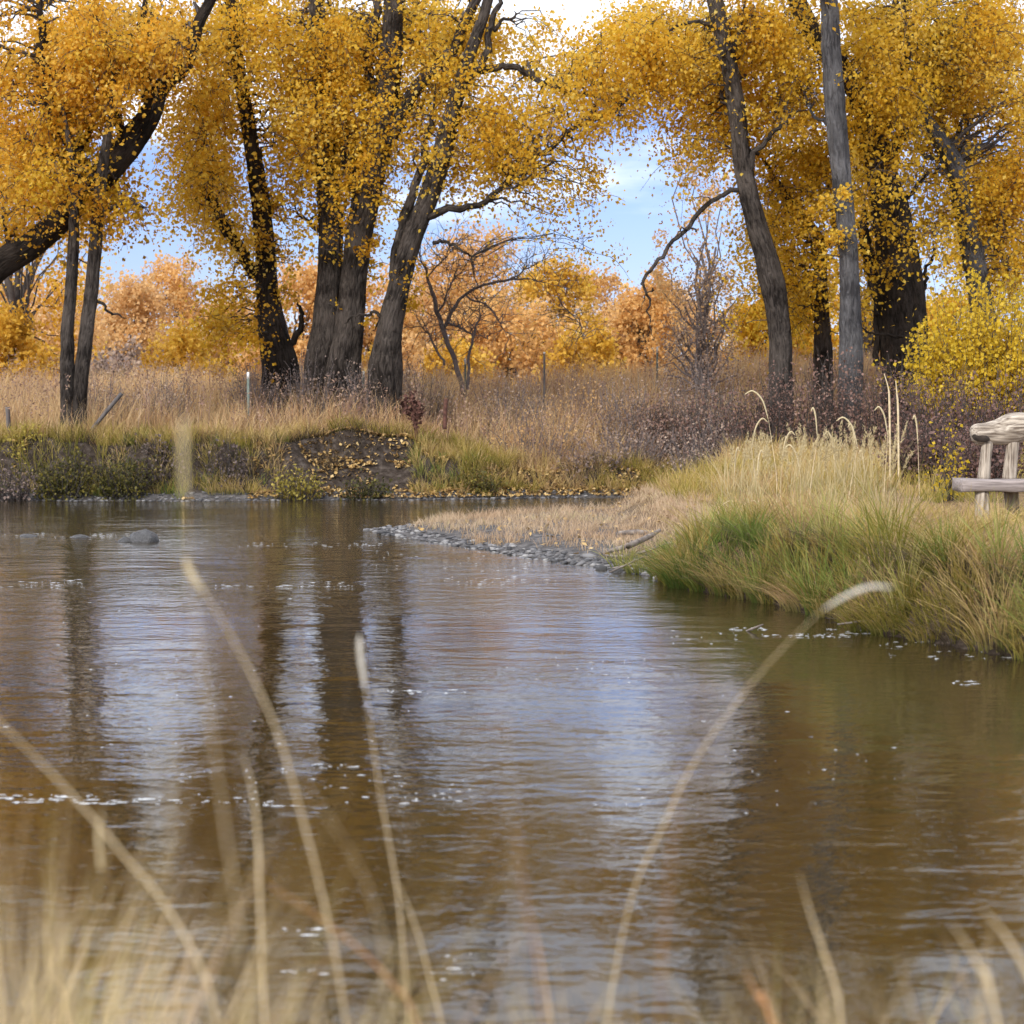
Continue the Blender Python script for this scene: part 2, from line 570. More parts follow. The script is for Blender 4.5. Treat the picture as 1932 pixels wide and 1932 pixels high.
def ground_mat():
    m, n, l = new_mat("earth_and_litter")
    out = n.new("ShaderNodeOutputMaterial")
    p = n.new("ShaderNodeBsdfPrincipled")
    p.inputs["Roughness"].default_value = 0.95
    p.inputs["Specular IOR Level"].default_value = 0.1
    tc = n.new("ShaderNodeTexCoord")
    a = n.new("ShaderNodeTexNoise")
    a.inputs["Scale"].default_value = 9
    a.inputs["Detail"].default_value = 9
    a.inputs["Roughness"].default_value = 0.7
    l.new(tc.outputs["Object"], a.inputs["Vector"])
    straw = ramp(n, [(.3, (.10, .07, .04)), (.5, (.21, .14, .075)), (.7, (.34, .23, .12))])
    soil = ramp(n, [(.3, (.018, .014, .011)), (.5, (.055, .042, .034)), (.7, (.14, .115, .098))])
    grav = ramp(n, [(.3, (.05, .047, .047)), (.5, (.12, .113, .112)), (.7, (.24, .225, .215))])
    for r in (straw, soil, grav):
        l.new(a.outputs["Fac"], r.inputs[0])
    m1 = n.new("ShaderNodeMix")
    m1.data_type = 'RGBA'
    l.new(attr(n, "soil").outputs["Fac"], m1.inputs["Factor"])
    l.new(straw.outputs[0], m1.inputs["A"])
    l.new(soil.outputs[0], m1.inputs["B"])
    m2 = n.new("ShaderNodeMix")
    m2.data_type = 'RGBA'
    l.new(attr(n, "gravel").outputs["Fac"], m2.inputs["Factor"])
    l.new(m1.outputs["Result"], m2.inputs["A"])
    l.new(grav.outputs[0], m2.inputs["B"])
    l.new(m2.outputs["Result"], p.inputs["Base Color"])
    b = n.new("ShaderNodeBump")
    b.inputs["Strength"].default_value = 0.8
    b.inputs["Distance"].default_value = 0.05
    l.new(a.outputs["Fac"], b.inputs["Height"])
    l.new(b.outputs[0], p.inputs["Normal"])
    l.new(p.outputs[0], out.inputs[0])
    return m


def water_mat():
    m, n, l = new_mat("river_water")
    out = n.new("ShaderNodeOutputMaterial")
    p = n.new("ShaderNodeBsdfPrincipled")
    p.inputs["Base Color"].default_value = (.034, .024, .011, 1)
    p.inputs["Roughness"].default_value = 0.04
    p.inputs["IOR"].default_value = 1.34
    tc = n.new("ShaderNodeTexCoord")

    def wave(scale, stretch, height, detail=2.0, dist=0.3, loc=0.0):
        mp = n.new("ShaderNodeMapping")
        mp.inputs["Scale"].default_value = stretch
        mp.inputs["Location"].default_value = (loc, loc * 1.7, 0)
        mp.inputs["Rotation"].default_value = (0, 0, math.radians(8 + loc * 5))
        l.new(tc.outputs["Object"], mp.inputs[0])
        t = n.new("ShaderNodeTexNoise")
        t.inputs["Scale"].default_value = scale
        t.inputs["Detail"].default_value = detail
        t.inputs["Roughness"].default_value = 0.55
        t.inputs["Distortion"].default_value = dist
        l.new(mp.outputs[0], t.inputs["Vector"])
        k = n.new("ShaderNodeMath")
        k.operation = 'MULTIPLY'
        k.inputs[1].default_value = height
        l.new(t.outputs["Fac"], k.inputs[0])
        return k, t
    w1, t1 = wave(0.9, (0.55, 1, 1), 0.012, 2, 0.2, 0.0)
    w2, t2 = wave(3.6, (0.50, 1, 1), 0.0092, 2.5, 0.4, 1.3)
    w3, t3 = wave(13.0, (0.6, 1, 1), 0.0034, 2, 0.3, 2.1)
    w4, t4 = wave(34.0, (0.6, 1, 1), 0.0011, 2, 0.3, 3.7)
    # some reaches are ruffled, others smooth
    gm = n.new("ShaderNodeMapping")
    gm.inputs["Scale"].default_value = (0.25, 0.55, 1)
    l.new(tc.outputs["Object"], gm.inputs[0])
    g = n.new("ShaderNodeTexNoise")
    g.inputs["Scale"].default_value = 0.8
    g.inputs["Detail"].default_value = 3
    l.new(gm.outputs[0], g.inputs["Vector"])
    gr = n.new("ShaderNodeMapRange")
    gr.inputs["From Min"].default_value = 0.35
    gr.inputs["From Max"].default_value = 0.65
    gr.inputs["To Min"].default_value = 0.45
    gr.inputs["To Max"].default_value = 1.25
    l.new(g.outputs["Fac"], gr.inputs["Value"])
    # shallow riffle upstream of the bar
    sp = n.new("ShaderNodeSeparateXYZ")
    l.new(tc.outputs["Object"], sp.inputs[0])
    rf = n.new("ShaderNodeMapRange")
    rf.inputs["From Min"].default_value = 9.0
    rf.inputs["From Max"].default_value = 21.0
    rf.inputs["To Min"].default_value = 0.75
    rf.inputs["To Max"].default_value = 2.0
    l.new(sp.outputs["Y"], rf.inputs["Value"])
    gm2 = n.new("ShaderNodeMath"); gm2.operation = 'MULTIPLY'
    l.new(gr.outputs[0], gm2.inputs[0]); l.new(rf.outputs[0], gm2.inputs[1])
    s1 = n.new("ShaderNodeMath"); s1.operation = 'ADD'
    s0 = n.new("ShaderNodeMath"); s0.operation = 'ADD'
    l.new(w3.outputs[0], s0.inputs[0]); l.new(w4.outputs[0], s0.inputs[1])
    l.new(w2.outputs[0], s1.inputs[0]); l.new(s0.outputs[0], s1.inputs[1])
    s2 = n.new("ShaderNodeMath"); s2.operation = 'MULTIPLY'
    l.new(s1.outputs[0], s2.inputs[0]); l.new(gm2.outputs[0], s2.inputs[1])
    s3 = n.new("ShaderNodeMath"); s3.operation = 'ADD'
    l.new(s2.outputs[0], s3.inputs[0]); l.new(w1.outputs[0], s3.inputs[1])
    b = n.new("ShaderNodeBump")
    b.inputs["Strength"].default_value = 1.0
    b.inputs["Distance"].default_value = 1.0
    l.new(s3.outputs[0], b.inputs["Height"])
    l.new(b.outputs[0], p.inputs["Normal"])
    l.new(p.outputs[0], out.inputs[0])
    return m


# ------------------------------------------------------------------ terrain
def yF(x):
    return np.interp(x, [-80, -20, -8, -3, 0, 2.4, 6, 14, 80], [36, 31.5, 30.0, 30.2, 30.9, 31.2, 31.0, 31.5, 34])


RB = np.array([(-1.6, 23.0), (-1.35, 22.0), (-.40, 20.0), (.85, 17.5), (1.30, 16.7), (1.42, 15.7), (1.92, 14.6), (2.2, 13.5),
               (2.35, 12.6), (2.8, 12.0), (3.1, 11.2), (6, 10.2), (14, 8.5), (80, 2), (80, 40), (3.4, 33), (2.7, 30.6),
               (2.3, 27.6), (.7, 26.0), (-.7, 24.6)])


def poly_sd(x, y, poly):
    """Signed distance, positive inside."""
    d = np.full(np.shape(x), 1e9)
    ins = np.zeros(np.shape(x), bool)
    for i in range(len(poly)):
        a, b = poly[i], poly[(i + 1) % len(poly)]
        e = b - a
        t = np.clip(((x - a[0]) * e[0] + (y - a[1]) * e[1]) / (e @ e), 0, 1)
        d = np.minimum(d, np.hypot(x - a[0] - t * e[0], y - a[1] - t * e[1]))
        c = (a[1] > y) != (b[1] > y)
        with np.errstate(divide='ignore', invalid='ignore'):
            xi = a[0] + (y - a[1]) / (e[1] if e[1] != 0 else 1e-9) * e[0]
        ins ^= c & (x < xi)
    return np.where(ins, d, -d)


def terrain(x, y):
    x, y = np.asarray(x, float), np.asarray(y, float)
    wob = 0.18 * vnoise(x, y, 1.3, 1) + 0.08 * vnoise(x, y, .4, 2)
    dF = y - yF(x) + wob
    hb = np.interp(x, [-30, -8, -4, -1.8, -1.2, 0, 2.5, 5], [.8, .85, .95, 1.0, .6, .42, .34, .4])
    hb = hb + 0.09 * vnoise(x, y, .8, 5)
    zf = .10 * ss(dF / .3) + (hb - .1) * ss((dF - .42) / .42)
    ter = ss((x + 3.7) / .5) * (1 - ss((x + 1.75) / .35))
    zt = .10 * ss(dF / .25) + .32 * ss((dF - .4) / .22) + .16 * ss((dF - .6) / .5) + (hb - .58) * ss((dF - 1.05) / .2)
    zf = zf * (1 - ter) + zt * ter
    zf = zf + (.05 * vnoise(x, y, .3, 71)) * ss((dF - .35) / .2) * (1 - ss((dF - 1.5) / .3))
    top = 1.72 + 0.4 * ss((x - 1) / 5)
    zf = zf + (top - hb) * ss((dF - .8 - .5 * ter) / 11.0) + 0.25 * ss((dF - 12) / 30)
    zf = zf + 0.05 * vnoise(x, y, .7, 3) * ss(dF / .8) + .10 * vnoise(x, y, 3.5, 4) * ss(dF / 2)
    zf = zf - .5 * ss(-dF / 1.6)
    dR = poly_sd(x, y, RB) + 0.5 * wob
    hr = .11 + .24 * ss((x - 1.25) / .6) + .05 * ss((16.8 - y) / .5) * ss((x - .8) / .5)
    hr = hr + .02 * np.clip(y - 14, 0, 30) * ss((x - 2) / 2)
    steep = np.where((x > 1.3) & (y < 17), .22, .8)
    zr = hr * ss(dR / steep) + .02 * vnoise(x, y, .35, 6) * ss(dR / .3) - .5 * ss(-dR / 1.6)
    yN = 4.15 + .35 * vnoise(x, 0, 1.7, 8) + .10 * np.clip(-x, 0, 60) * 0
    dN = yN - y
    zn = .30 * ss(dN / .9) - .5 * ss(-dN / 1.6) + .03 * vnoise(x, y, .5, 9)
    return np.maximum(np.maximum(zf, zr), zn), dF, dR, dN


def G(x, y):
    return terrain(x, y)[0]


def axis(parts):
    return np.unique(np.concatenate([np.linspace(a, b, int(round((b - a) / s)) + 1) for a, b, s in parts]).round(4))


gx = axis([(-900, -100, 100), (-100, -30, 7), (-30, -12, .8), (-12, 12, .11), (12, 30, .8), (30, 100, 7), (100, 900, 100)])
gy = axis([(-40, 0, 4), (0, 5, .3), (5, 10, .5), (10, 29.5, .16), (29.5, 33, .08), (33, 46, .3), (46, 100, 4), (100, 1500, 140)])
X, Yg = np.meshgrid(gx, gy)
Z, dF, dR, dN = terrain(X, Yg)
nx, ny = len(gx), len(gy)
i, j = np.meshgrid(np.arange(ny - 1), np.arange(nx - 1), indexing='ij')
Q = np.stack([i * nx + j, i * nx + j + 1, (i + 1) * nx + j + 1, (i + 1) * nx + j], -1).reshape(-1, 4)
soil = np.clip(ss((dF + .2) / .3) * (1 - ss((dF - 1.5) / .5)) + ss((.35 - dR) / .4) * (X > 1.0) * (dR > -3) * (Yg < 17.5), 0, 1)
soil = np.maximum(soil, (Z < -.02) * 1.0)
gravel = np.clip((ss((dR + .3) / .3) * (1 - ss((X - 1.0) / .8)) * (Yg > 16)) + .8 * ss((dF + .1) / .1) * (1 - ss((dF - .3) / .2)), 0, 1)
ground = np_mesh("ground", np.stack([X, Yg, Z], -1).reshape(-1, 3), Q, ground_mat(),
                 {"soil": soil.ravel(), "gravel": gravel.ravel()}, smooth=True)
tag(ground, kind="structure")

wx = [-120, 120]
water = np_mesh("water", [(-120, 2.5, 0), (120, 2.5, 0), (120, 40, 0), (-120, 40, 0)], np.array([[0, 1, 2, 3]]), water_mat())
tag(water, kind="structure")


# ------------------------------------------------------------------ trees
def limb_path(rows, Y, n=None, yj=None):
    """rows of (u, v, width px[, dy]) -> resampled points and radii."""
    R = []
    for r in rows:
        y = Y + (r[3] if len(r) > 3 else 0)
        R.append([*P(r[0], r[1], y), px(r[2], y) / 2])
    R = np.array(R)
    n = n or max(6, 5 * len(rows))
    S = catmull(R, n)
    return S[:, :3], np.maximum(S[:, 3], .004)


def kink(p, a):
    n = len(p)
    w = np.cumsum(RNG.normal(0, a * .6, (n, 3)), 0)
    w -= np.linspace(0, 1, n)[:, None] * w[-1]
    return p + w * np.array([1, 1, .8])


def sag_path(a, b, sag, n=6, wig=.08):
    t = np.linspace(0, 1, n)[:, None]
    p = a * (1 - t) + b * t
    L = np.linalg.norm(b - a)
    p[:, 2] += (np.sin(t[:, 0] * np.pi) * sag * L)
    w = RNG.normal(size=(n, 3)) * wig * L * .4
    w[0] = w[-1] = 0
    return p + w


def leaf_cluster(lb, tb, c, r, n, size, tint0, droop=.55, wood=True, flat=.85, spread=.2):
    """A bough end: fine twigs fan out of c, leaves sit along and around them."""
    nt = max(4, int(n / 13))
    d = unit(RNG.normal(size=(nt, 3)) + np.array([0, 0, .15]))
    Ls = r * RNG.uniform(.55, 1.25, nt)
    for k in range(nt):
        m = max(3, int(n / nt * RNG.uniform(.6, 1.4)))
        t = RNG.uniform(.15, 1.0, m) ** .75
        pts = c + d[k] * Ls[k] * t[:, None] * np.array([1, 1, flat])
        pts[:, 2] -= droop * Ls[k] * t ** 2
        pts += RNG.normal(size=(m, 3)) * r * spread
        leaf_quads(lb, pts, size, tint0 + RNG.normal(0, .16, m))
        if wood and k % 4 == 0:
            q = np.linspace(0, 1, 4)
            pp = c + d[k] * Ls[k] * q[:, None] * np.array([1, 1, flat])
            pp[:, 2] -= droop * Ls[k] * q ** 2
            tube(tb, pp, np.linspace(.008, .003, 4), 3, cap=False)


def build_tree(label, Y, stems, limbs, regions, leaf='gold', bark='bark', leaf_size=.060, name="cottonwood_tree",
               group=None, twig='twig', flare=True, base=None, depth=2.2, dens=1.0, tone=0.6, behind=0.7):
    """stems/limbs: lists of (u,v,w[,dy]) rows; regions: (u, v, ru, rv, clusters, leaves each[, r px, tone])."""
    b0 = limb_path(stems[0], Y)[0][0]
    root = thing(name, (b0[0], b0[1], float(G(b0[0], b0[1]))), label, "tree", group)
    nodes = []
    for si, rows in enumerate(stems):
        rows = list(rows)
        pts, rad = limb_path(rows, Y)
        rad = rad * .80
        if flare:
            g = float(G(pts[0][0], pts[0][1]))
            if pts[0][2] > g + .5:
                m = int(max(3, (pts[0][2] - g) / .2))
                k = np.linspace(0, 1, m, endpoint=False)[:, None]
                lo = pts[0] + np.array([0, 0, g - .25 - pts[0][2]])
                pts = np.vstack([lo * (1 - k) + pts[0] * k, pts])
                rad = np.concatenate([rad[0] * (1 + .2 * (1 - k[:, 0]) ** 2), rad])
            else:
                h = np.clip((pts[:, 2] - pts[0][2]) / 1.2, 0, 1)
                pts[:, 2] += (g - .25 - pts[0][2]) * (1 - h)
                rad = rad * (1 + .18 * (1 - h) ** 2)
        S = catmull(np.column_stack([pts, rad]), len(pts) * 2)
        bb = Buf()
        S[:, :3] = kink(S[:, :3], .006)
        tube(bb, S[:, :3], S[:, 3], 26 if rad.max() > .12 else 12, .15, si + int(Y * 3))
        bb.build("trunk", M[bark], root, True)
        nodes.append(S)
    for li, rows in enumerate(limbs):
        pts, rad = limb_path(rows, Y)
        rad = np.maximum(rad * .78 * np.minimum(1, (1 - np.linspace(0, 1, len(rad))) * 4 + .25), .005)
        pts = kink(pts, .05)
        bb = Buf()
        tube(bb, pts, rad, 10, .08, li + 40)
        bb.build("branch", M[bark], root, True)
        nodes.append(np.column_stack([pts, rad]))
    nd = np.vstack(nodes)
    lb, tb = Buf(), Buf()
    for S in nodes:
        top = CAMH + .23 * Y
        for _ in range(int(np.linalg.norm(S[-1, :3] - S[0, :3]) * .6)):
            k = RNG.integers(len(S) // 6, len(S))
            if S[k, 2] > top or S[k, 2] < CAMH + 1.2:
                continue
            a = RNG.uniform(0, 2 * np.pi)
            d = np.array([math.cos(a), math.sin(a), RNG.uniform(-.1, .8)])
            e = S[k, :3] + d * (S[k, 3] + RNG.uniform(.15, .6))
            tube(tb, sag_path(S[k, :3], e, .08, 5, .12), np.linspace(.014, .005, 5), 4, cap=False)
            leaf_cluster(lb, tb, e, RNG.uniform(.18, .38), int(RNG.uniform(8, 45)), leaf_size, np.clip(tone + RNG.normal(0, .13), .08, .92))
    for rg in regions:
        u, v, ru, rv, nc, nl = rg[:6]
        rp = rg[6] if len(rg) > 6 else 75
        tn = rg[7] if len(rg) > 7 else tone
        for _ in range(int(round(nc * 1.75))):
            a, q = RNG.uniform(0, 2 * np.pi), math.sqrt(RNG.uniform(0, 1))
            y = Y + RNG.uniform(-depth, depth) + behind
            c = P(u + ru * q * math.cos(a), v + rv * q * math.sin(a), y)
            r = px(rp, Y) * RNG.uniform(.6, 1.3)
            dd = np.linalg.norm(nd[:, :3] - c, axis=1) + 1.2 * np.maximum(0, nd[:, 2] - c[2] - .2)
            k = int(np.argmin(dd))
            L = np.linalg.norm(nd[k, :3] - c)
            if L > .25:
                r0 = min(nd[k, 3] * .5, .012 + .010 * L)
                tube(tb, sag_path(nd[k, :3], c, .10, 7), np.linspace(max(r0, .010), .005, 7), 5, cap=False)
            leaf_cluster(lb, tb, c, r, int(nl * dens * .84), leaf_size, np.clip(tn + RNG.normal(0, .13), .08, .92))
    lb.build("crown", M[leaf], root, kind="stuff")
    if tb.n:
        tb.build("fine_branching", M[twig], root, kind="stuff")
    return root


OVER = []      # crown parts above the frame share this helper


def crown_above(u, ru, n=10, nl=300, v0=-60, v1=-340):
    out = []
    n = max(4, int(n * .7))
    for k in range(n):
        v = v0 + (v1 - v0) * (k + .5) / n
        w = ru * (1 - .45 * k / n)
        out.append((u, v, w, 50, 2, int(nl * .75), 85))
    return out


# left edge: heavy limb leaning in from outside the frame
build_tree("cottonwood leaning in from left edge with thick dark limb crossing the sky", 33.0,
           [[(-230, 760, 105), (-140, 640, 88), (-60, 555, 76), (0, 500, 66), (60, 462, 62), (125, 405, 56), (190, 335, 62), (240, 278, 64),
             (282, 215, 52), (305, 165, 40), (350, 120, 32), (375, 40, 26), (420, -60, 20), (440, -240, 12)]],
           [[(205, 315, 30), (218, 265, 26), (212, 215, 20), (200, 160, 12)],
            [(150, 380, 30), (135, 300, 32), (112, 240, 30), (88, 175, 26), (78, 95, 22), (80, 10, 16), (95, -120, 10)],
            [(140, 300, 22), (165, 262, 14), (185, 238, 8)],
            [(290, 200, 34), (272, 150, 28), (280, 90, 22), (262, 20, 16), (270, -80, 10)],
            [(0, 500, 22), (8, 455, 18), (4, 420, 10)],
            [(85, 165, 12), (150, 95, 10), (190, 20, 6)]],
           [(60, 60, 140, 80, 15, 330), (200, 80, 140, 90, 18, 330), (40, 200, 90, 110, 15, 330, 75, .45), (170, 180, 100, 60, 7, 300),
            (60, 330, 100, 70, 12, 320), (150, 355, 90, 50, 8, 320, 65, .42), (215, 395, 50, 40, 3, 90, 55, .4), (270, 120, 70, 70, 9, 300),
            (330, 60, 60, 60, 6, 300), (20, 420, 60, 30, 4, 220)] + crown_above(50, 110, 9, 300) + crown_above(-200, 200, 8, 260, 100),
           leaf='amber', bark='bark_dark', behind=.8)

build_tree("slim twin-stemmed cottonwood rising from the grass at far left", 32.2,
           [[(128, 745, 36), (126, 650, 31), (132, 560, 27), (138, 450, 25), (138, 360, 20), (130, 280, 14), (118, 200, 8)],
            [(150, 745, 34), (160, 640, 33), (172, 540, 31), (182, 430, 29), (190, 340, 26), (205, 240, 18), (215, 150, 10)]],
           [[(175, 575, 8), (205, 592, 6), (240, 600, 4)], [(186, 400, 12), (235, 385, 8), (285, 395, 4)]],
           [(150, 340, 80, 60, 7, 280, 65, .42), (240, 400, 50, 50, 4, 120, 60, .4), (150, 200, 80, 80, 5, 250), (210, 130, 60, 60, 3, 250)],
           leaf='olive', bark='bark')

# middle clump: four leaning stems
build_tree("ivy-leafed cottonwood trunk leaning left beside the central clump", 36.0,
           [[(528, 695, 84), (512, 620, 66), (500, 540, 52), (496, 460, 48), (490, 380, 44), (474, 285, 36), (458, 190, 32), (444, 90, 28),
             (432, -30, 24), (420, -200, 14)]],
           [[(478, 520, 26), (448, 455, 28), (422, 395, 22), (400, 330, 14), (385, 260, 8)],
            [(545, 660, 18), (565, 620, 14), (562, 570, 8)]],
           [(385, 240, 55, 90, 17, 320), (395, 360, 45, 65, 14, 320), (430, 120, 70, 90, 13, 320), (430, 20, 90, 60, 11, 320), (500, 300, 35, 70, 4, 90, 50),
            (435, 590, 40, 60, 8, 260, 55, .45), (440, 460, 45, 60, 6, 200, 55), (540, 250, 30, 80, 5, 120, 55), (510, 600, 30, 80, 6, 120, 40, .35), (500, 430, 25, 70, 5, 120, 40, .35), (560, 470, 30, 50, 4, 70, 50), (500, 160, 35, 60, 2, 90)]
           + crown_above(445, 110, 8, 300),
           leaf='gold', bark='bark_dark')

build_tree("tallest upright grey-barked cottonwood stem in the middle of the central clump", 35.6,
           [[(612, 690, 92), (616, 610, 70), (622, 510, 58), (622, 410, 54), (614, 310, 46), (606, 210, 40), (600, 110, 34), (592, 0, 28), (580, -150, 18)]],
           [[(640, 430, 14), (590, 420, 10), (560, 400, 6)]],
           [(570, 60, 80, 70, 15, 320), (600, 170, 70, 70, 12, 320), (600, 270, 50, 60, 10, 280), (640, 110, 60, 60, 8, 300), (625, 400, 28, 60, 7, 130, 40, .45), (575, 300, 40, 70, 6, 200),
            (565, 210, 30, 80, 5, 220), (545, 370, 30, 50, 3, 70)] + crown_above(600, 120, 8, 300),
           leaf='gold', bark='bark')

build_tree("dark forked cottonwood trunk leaning right within the central clump", 35.2,
           [[(650, 690, 76), (662, 600, 62), (672, 500, 58), (686, 400, 64), (708, 310, 58), (728, 220, 56), (738, 120, 54), (742, 40, 48), (738, -80, 36), (730, -240, 20)]],
           [[(690, 385, 30), (660, 350, 26), (648, 290, 20), (640, 220, 12)],
            [(716, 290, 36), (765, 215, 34), (815, 140, 30), (862, 65, 26), (905, -20, 20), (940, -120, 12)],
            [(728, 200, 24), (706, 120, 26), (712, 30, 22), (716, -80, 12)]],
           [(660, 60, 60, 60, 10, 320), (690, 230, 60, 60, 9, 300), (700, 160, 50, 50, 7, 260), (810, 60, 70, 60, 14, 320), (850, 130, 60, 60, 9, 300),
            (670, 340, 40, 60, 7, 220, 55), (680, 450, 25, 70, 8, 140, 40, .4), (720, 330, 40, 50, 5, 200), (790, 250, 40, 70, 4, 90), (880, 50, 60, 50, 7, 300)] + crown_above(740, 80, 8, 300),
           leaf='gold', bark='bark', behind=1.3)

build_tree("mossy grey cottonwood stem arching right over the gap from central clump", 34.6,
           [[(726, 690, 78), (734, 620, 60), (750, 540, 52), (778, 450, 50), (812, 370, 46), (838, 285, 42), (858, 210, 36), (884, 120, 30), (915, 30, 24), (945, -90, 16)]],
           [[(742, 560, 28), (744, 470, 26), (762, 390, 24), (786, 320, 18), (806, 240, 12), (822, 150, 7)],
            [(798, 410, 22), (845, 384, 18), (890, 372, 15), (950, 335, 12), (1020, 280, 11), (1090, 230, 10), (1170, 195, 8), (1240, 155, 5)],
            [(884, 128, 20), (930, 122, 18), (975, 130, 16), (1040, 160, 14), (1105, 185, 10), (1180, 190, 5)],
            [(876, 150, 20), (918, 95, 18), (932, 40, 16), (945, -30, 12)],
            [(932, 60, 10), (970, 20, 6)],
            [(815, 455, 10), (850, 452, 8), (880, 475, 5), (890, 500, 3)],
            [(725, 600, 10), (690, 590, 7), (650, 610, 4)],
            [(760, 560, 10), (720, 590, 8), (700, 625, 4)]],
           [(960, 230, 60, 60, 9, 270), (900, 270, 45, 70, 8, 220), (1010, 180, 70, 40, 6, 220), (960, 320, 60, 40, 7, 200), (1070, 90, 80, 50, 7, 230), (1130, 130, 80, 60, 9, 270),
            (1160, 70, 60, 50, 5, 260), (1060, 300, 60, 60, 6, 130), (1130, 220, 50, 30, 5, 160), (1100, 380, 60, 60, 5, 60), (1020, 430, 60, 50, 3, 40), (850, 330, 50, 60, 5, 90), (800, 260, 35, 70, 5, 150), (800, 170, 40, 50, 4, 200),
            (770, 520, 25, 80, 4, 90, 40, .35), (1230, 130, 60, 70, 9, 300), (1240, 40, 70, 50, 8, 300), (1120, 460, 40, 40, 3, 35)],
           leaf='gold', bark='bark', twig='twig')

# bare grey sapling in the gap
def bare_tree():
    Y = 38.0
    root = thing("bare_tree", P(875, 735, Y), "leafless grey crooked tree with sprawling branches in the central gap", "tree")
    rows = [[(878, 745, 17), (860, 690, 15), (836, 620, 15), (815, 560, 13), (800, 505, 11), (790, 455, 7)],
            [(838, 618, 12), (868, 565, 9), (915, 540, 8), (965, 527, 7), (1020, 532, 5), (1075, 545, 3)],
            [(846, 605, 8), (880, 618, 7), (920, 640, 4)],
            [(880, 735, 10), (888, 670, 9), (905, 600, 7), (900, 560, 4)],
            [(826, 590, 7), (850, 530, 5), (880, 500, 3)], [(880, 560, 6), (930, 590, 5), (960, 640, 3)],
            [(955, 528, 5), (1000, 505, 4), (1040, 480, 2)],
            [(1050, 560, 4), (1090, 600, 3), (1100, 640, 2)], [(805, 520, 6), (840, 490, 4), (860, 460, 2)],
            [(900, 545, 4), (895, 500, 3), (915, 470, 2)], [(840, 690, 8), (815, 640, 6), (790, 610, 4)]]
    tb = Buf()
    for k, r in enumerate(rows):
        pts, rad = limb_path(r, Y)
        rad = np.maximum(.005, rad * .6 * np.minimum(1, (1 - np.linspace(0, 1, len(rad))) * 2 + .15))
        pts = kink(pts, .03)
        b = Buf()
        tube(b, pts, rad, 9, .12, k)
        b.build("trunk" if k == 0 else "branch", M['twig_pale'], root, True)
        for _ in range(22):
            q = RNG.integers(len(pts) // 4, len(pts))
            d = unit(RNG.normal(size=3) * np.array([1, .7, .8]) + np.array([0, 0, .3]))
            e = pts[q] + d * RNG.uniform(.3, 1.0)
            pp = sag_path(pts[q], e, .1, 6, .12)
            tube(tb, pp, np.linspace(.010, .003, 6), 3, cap=False)
            for w in (2, 3, 4):
                d2 = unit(d + RNG.normal(size=3) * .7)
                tube(tb, sag_path(pp[w], pp[w] + d2 * RNG.uniform(.12, .4), .05, 4, .1), np.linspace(.005, .002, 4), 3, cap=False)
    tb.build("fine_branching", M['twig_pale'], root, kind="stuff")


bare_tree()

# right clump
build_tree("grey-brown cottonwood with split broken base left of the right clump", 34.0,
           [[(1474, 650, 54), (1470, 590, 52), (1458, 520, 56), (1438, 450, 48), (1418, 380, 46), (1404, 310, 42), (1396, 230, 40), (1384, 150, 38), (1366, 70, 36), (1346, -20, 32), (1320, -160, 22)]],
           [[(1412, 366, 13), (1384, 376, 12), (1345, 398, 11), (1300, 448, 10), (1262, 500, 9), (1236, 540, 7), (1232, 552, 6), (1238, 600, 4), (1236, 640, 2)],
            [(1310, 435, 5), (1285, 440, 3), (1262, 470, 2)], [(1236, 545, 4), (1220, 560, 3), (1208, 585, 2)],
            [(1418, 330, 18), (1432, 290, 14), (1462, 255, 12), (1490, 225, 9), (1530, 205, 5)],
            [(1432, 292, 9), (1400, 275, 7), (1380, 280, 4)],
            [(1380, 120, 12), (1396, 60, 9), (1400, -10, 6)],
            [(1360, 60, 12), (1300, 50, 8), (1250, 70, 5)]],
           [(1330, 130, 70, 70, 13, 320), (1300, 70, 60, 50, 7, 320), (1430, 100, 70, 70, 12, 320), (1330, 220, 70, 50, 9, 260), (1300, 290, 50, 40, 5, 90), (1480, 180, 60, 60, 9, 320),
            (1420, 250, 40, 50, 6, 200), (1440, 40, 70, 50, 8, 320)] + crown_above(1410, 90, 9, 300),
           leaf='gold', bark='bark', behind=2.0)

build_tree("straight pale-grey slender cottonwood trunk standing in front of the right clump", 32.8,
           [[(1602, 668, 56), (1600, 600, 50), (1599, 520, 46), (1592, 430, 43), (1582, 330, 42), (1573, 230, 44), (1566, 130, 43), (1562, 40, 41), (1560, -60, 36), (1562, -220, 24)]],
           [[(1572, 240, 10), (1540, 215, 7), (1520, 190, 4)]],
           [(1580, 400, 40, 50, 4, 130, 45, .5), (1600, 460, 40, 40, 3, 120, 45, .55), (1520, -40, 60, 30, 4, 280)] + crown_above(1570, 170, 8, 280),
           leaf='gold', bark='bark_grey')

build_tree("short dark-stemmed cottonwood half hidden behind the pale slender trunk", 36.6,
           [[(1553, 670, 42), (1552, 590, 36), (1551, 520, 32), (1548, 460, 26), (1525, 420, 20), (1495, 385, 16), (1462, 335, 13), (1435, 290, 8)]],
           [[(1550, 470, 18), (1565, 400, 12), (1560, 330, 8)]],
           [(1500, 300, 70, 60, 9, 300), (1480, 450, 60, 60, 9, 270), (1540, 350, 50, 60, 8, 300), (1520, 520, 50, 50, 8, 260), (1500, 590, 60, 35, 6, 220), (1440, 400, 50, 60, 6, 220), (1530, 420, 60, 50, 6, 260), (1450, 540, 40, 40, 4, 160)],
           leaf='olive', bark='bark')

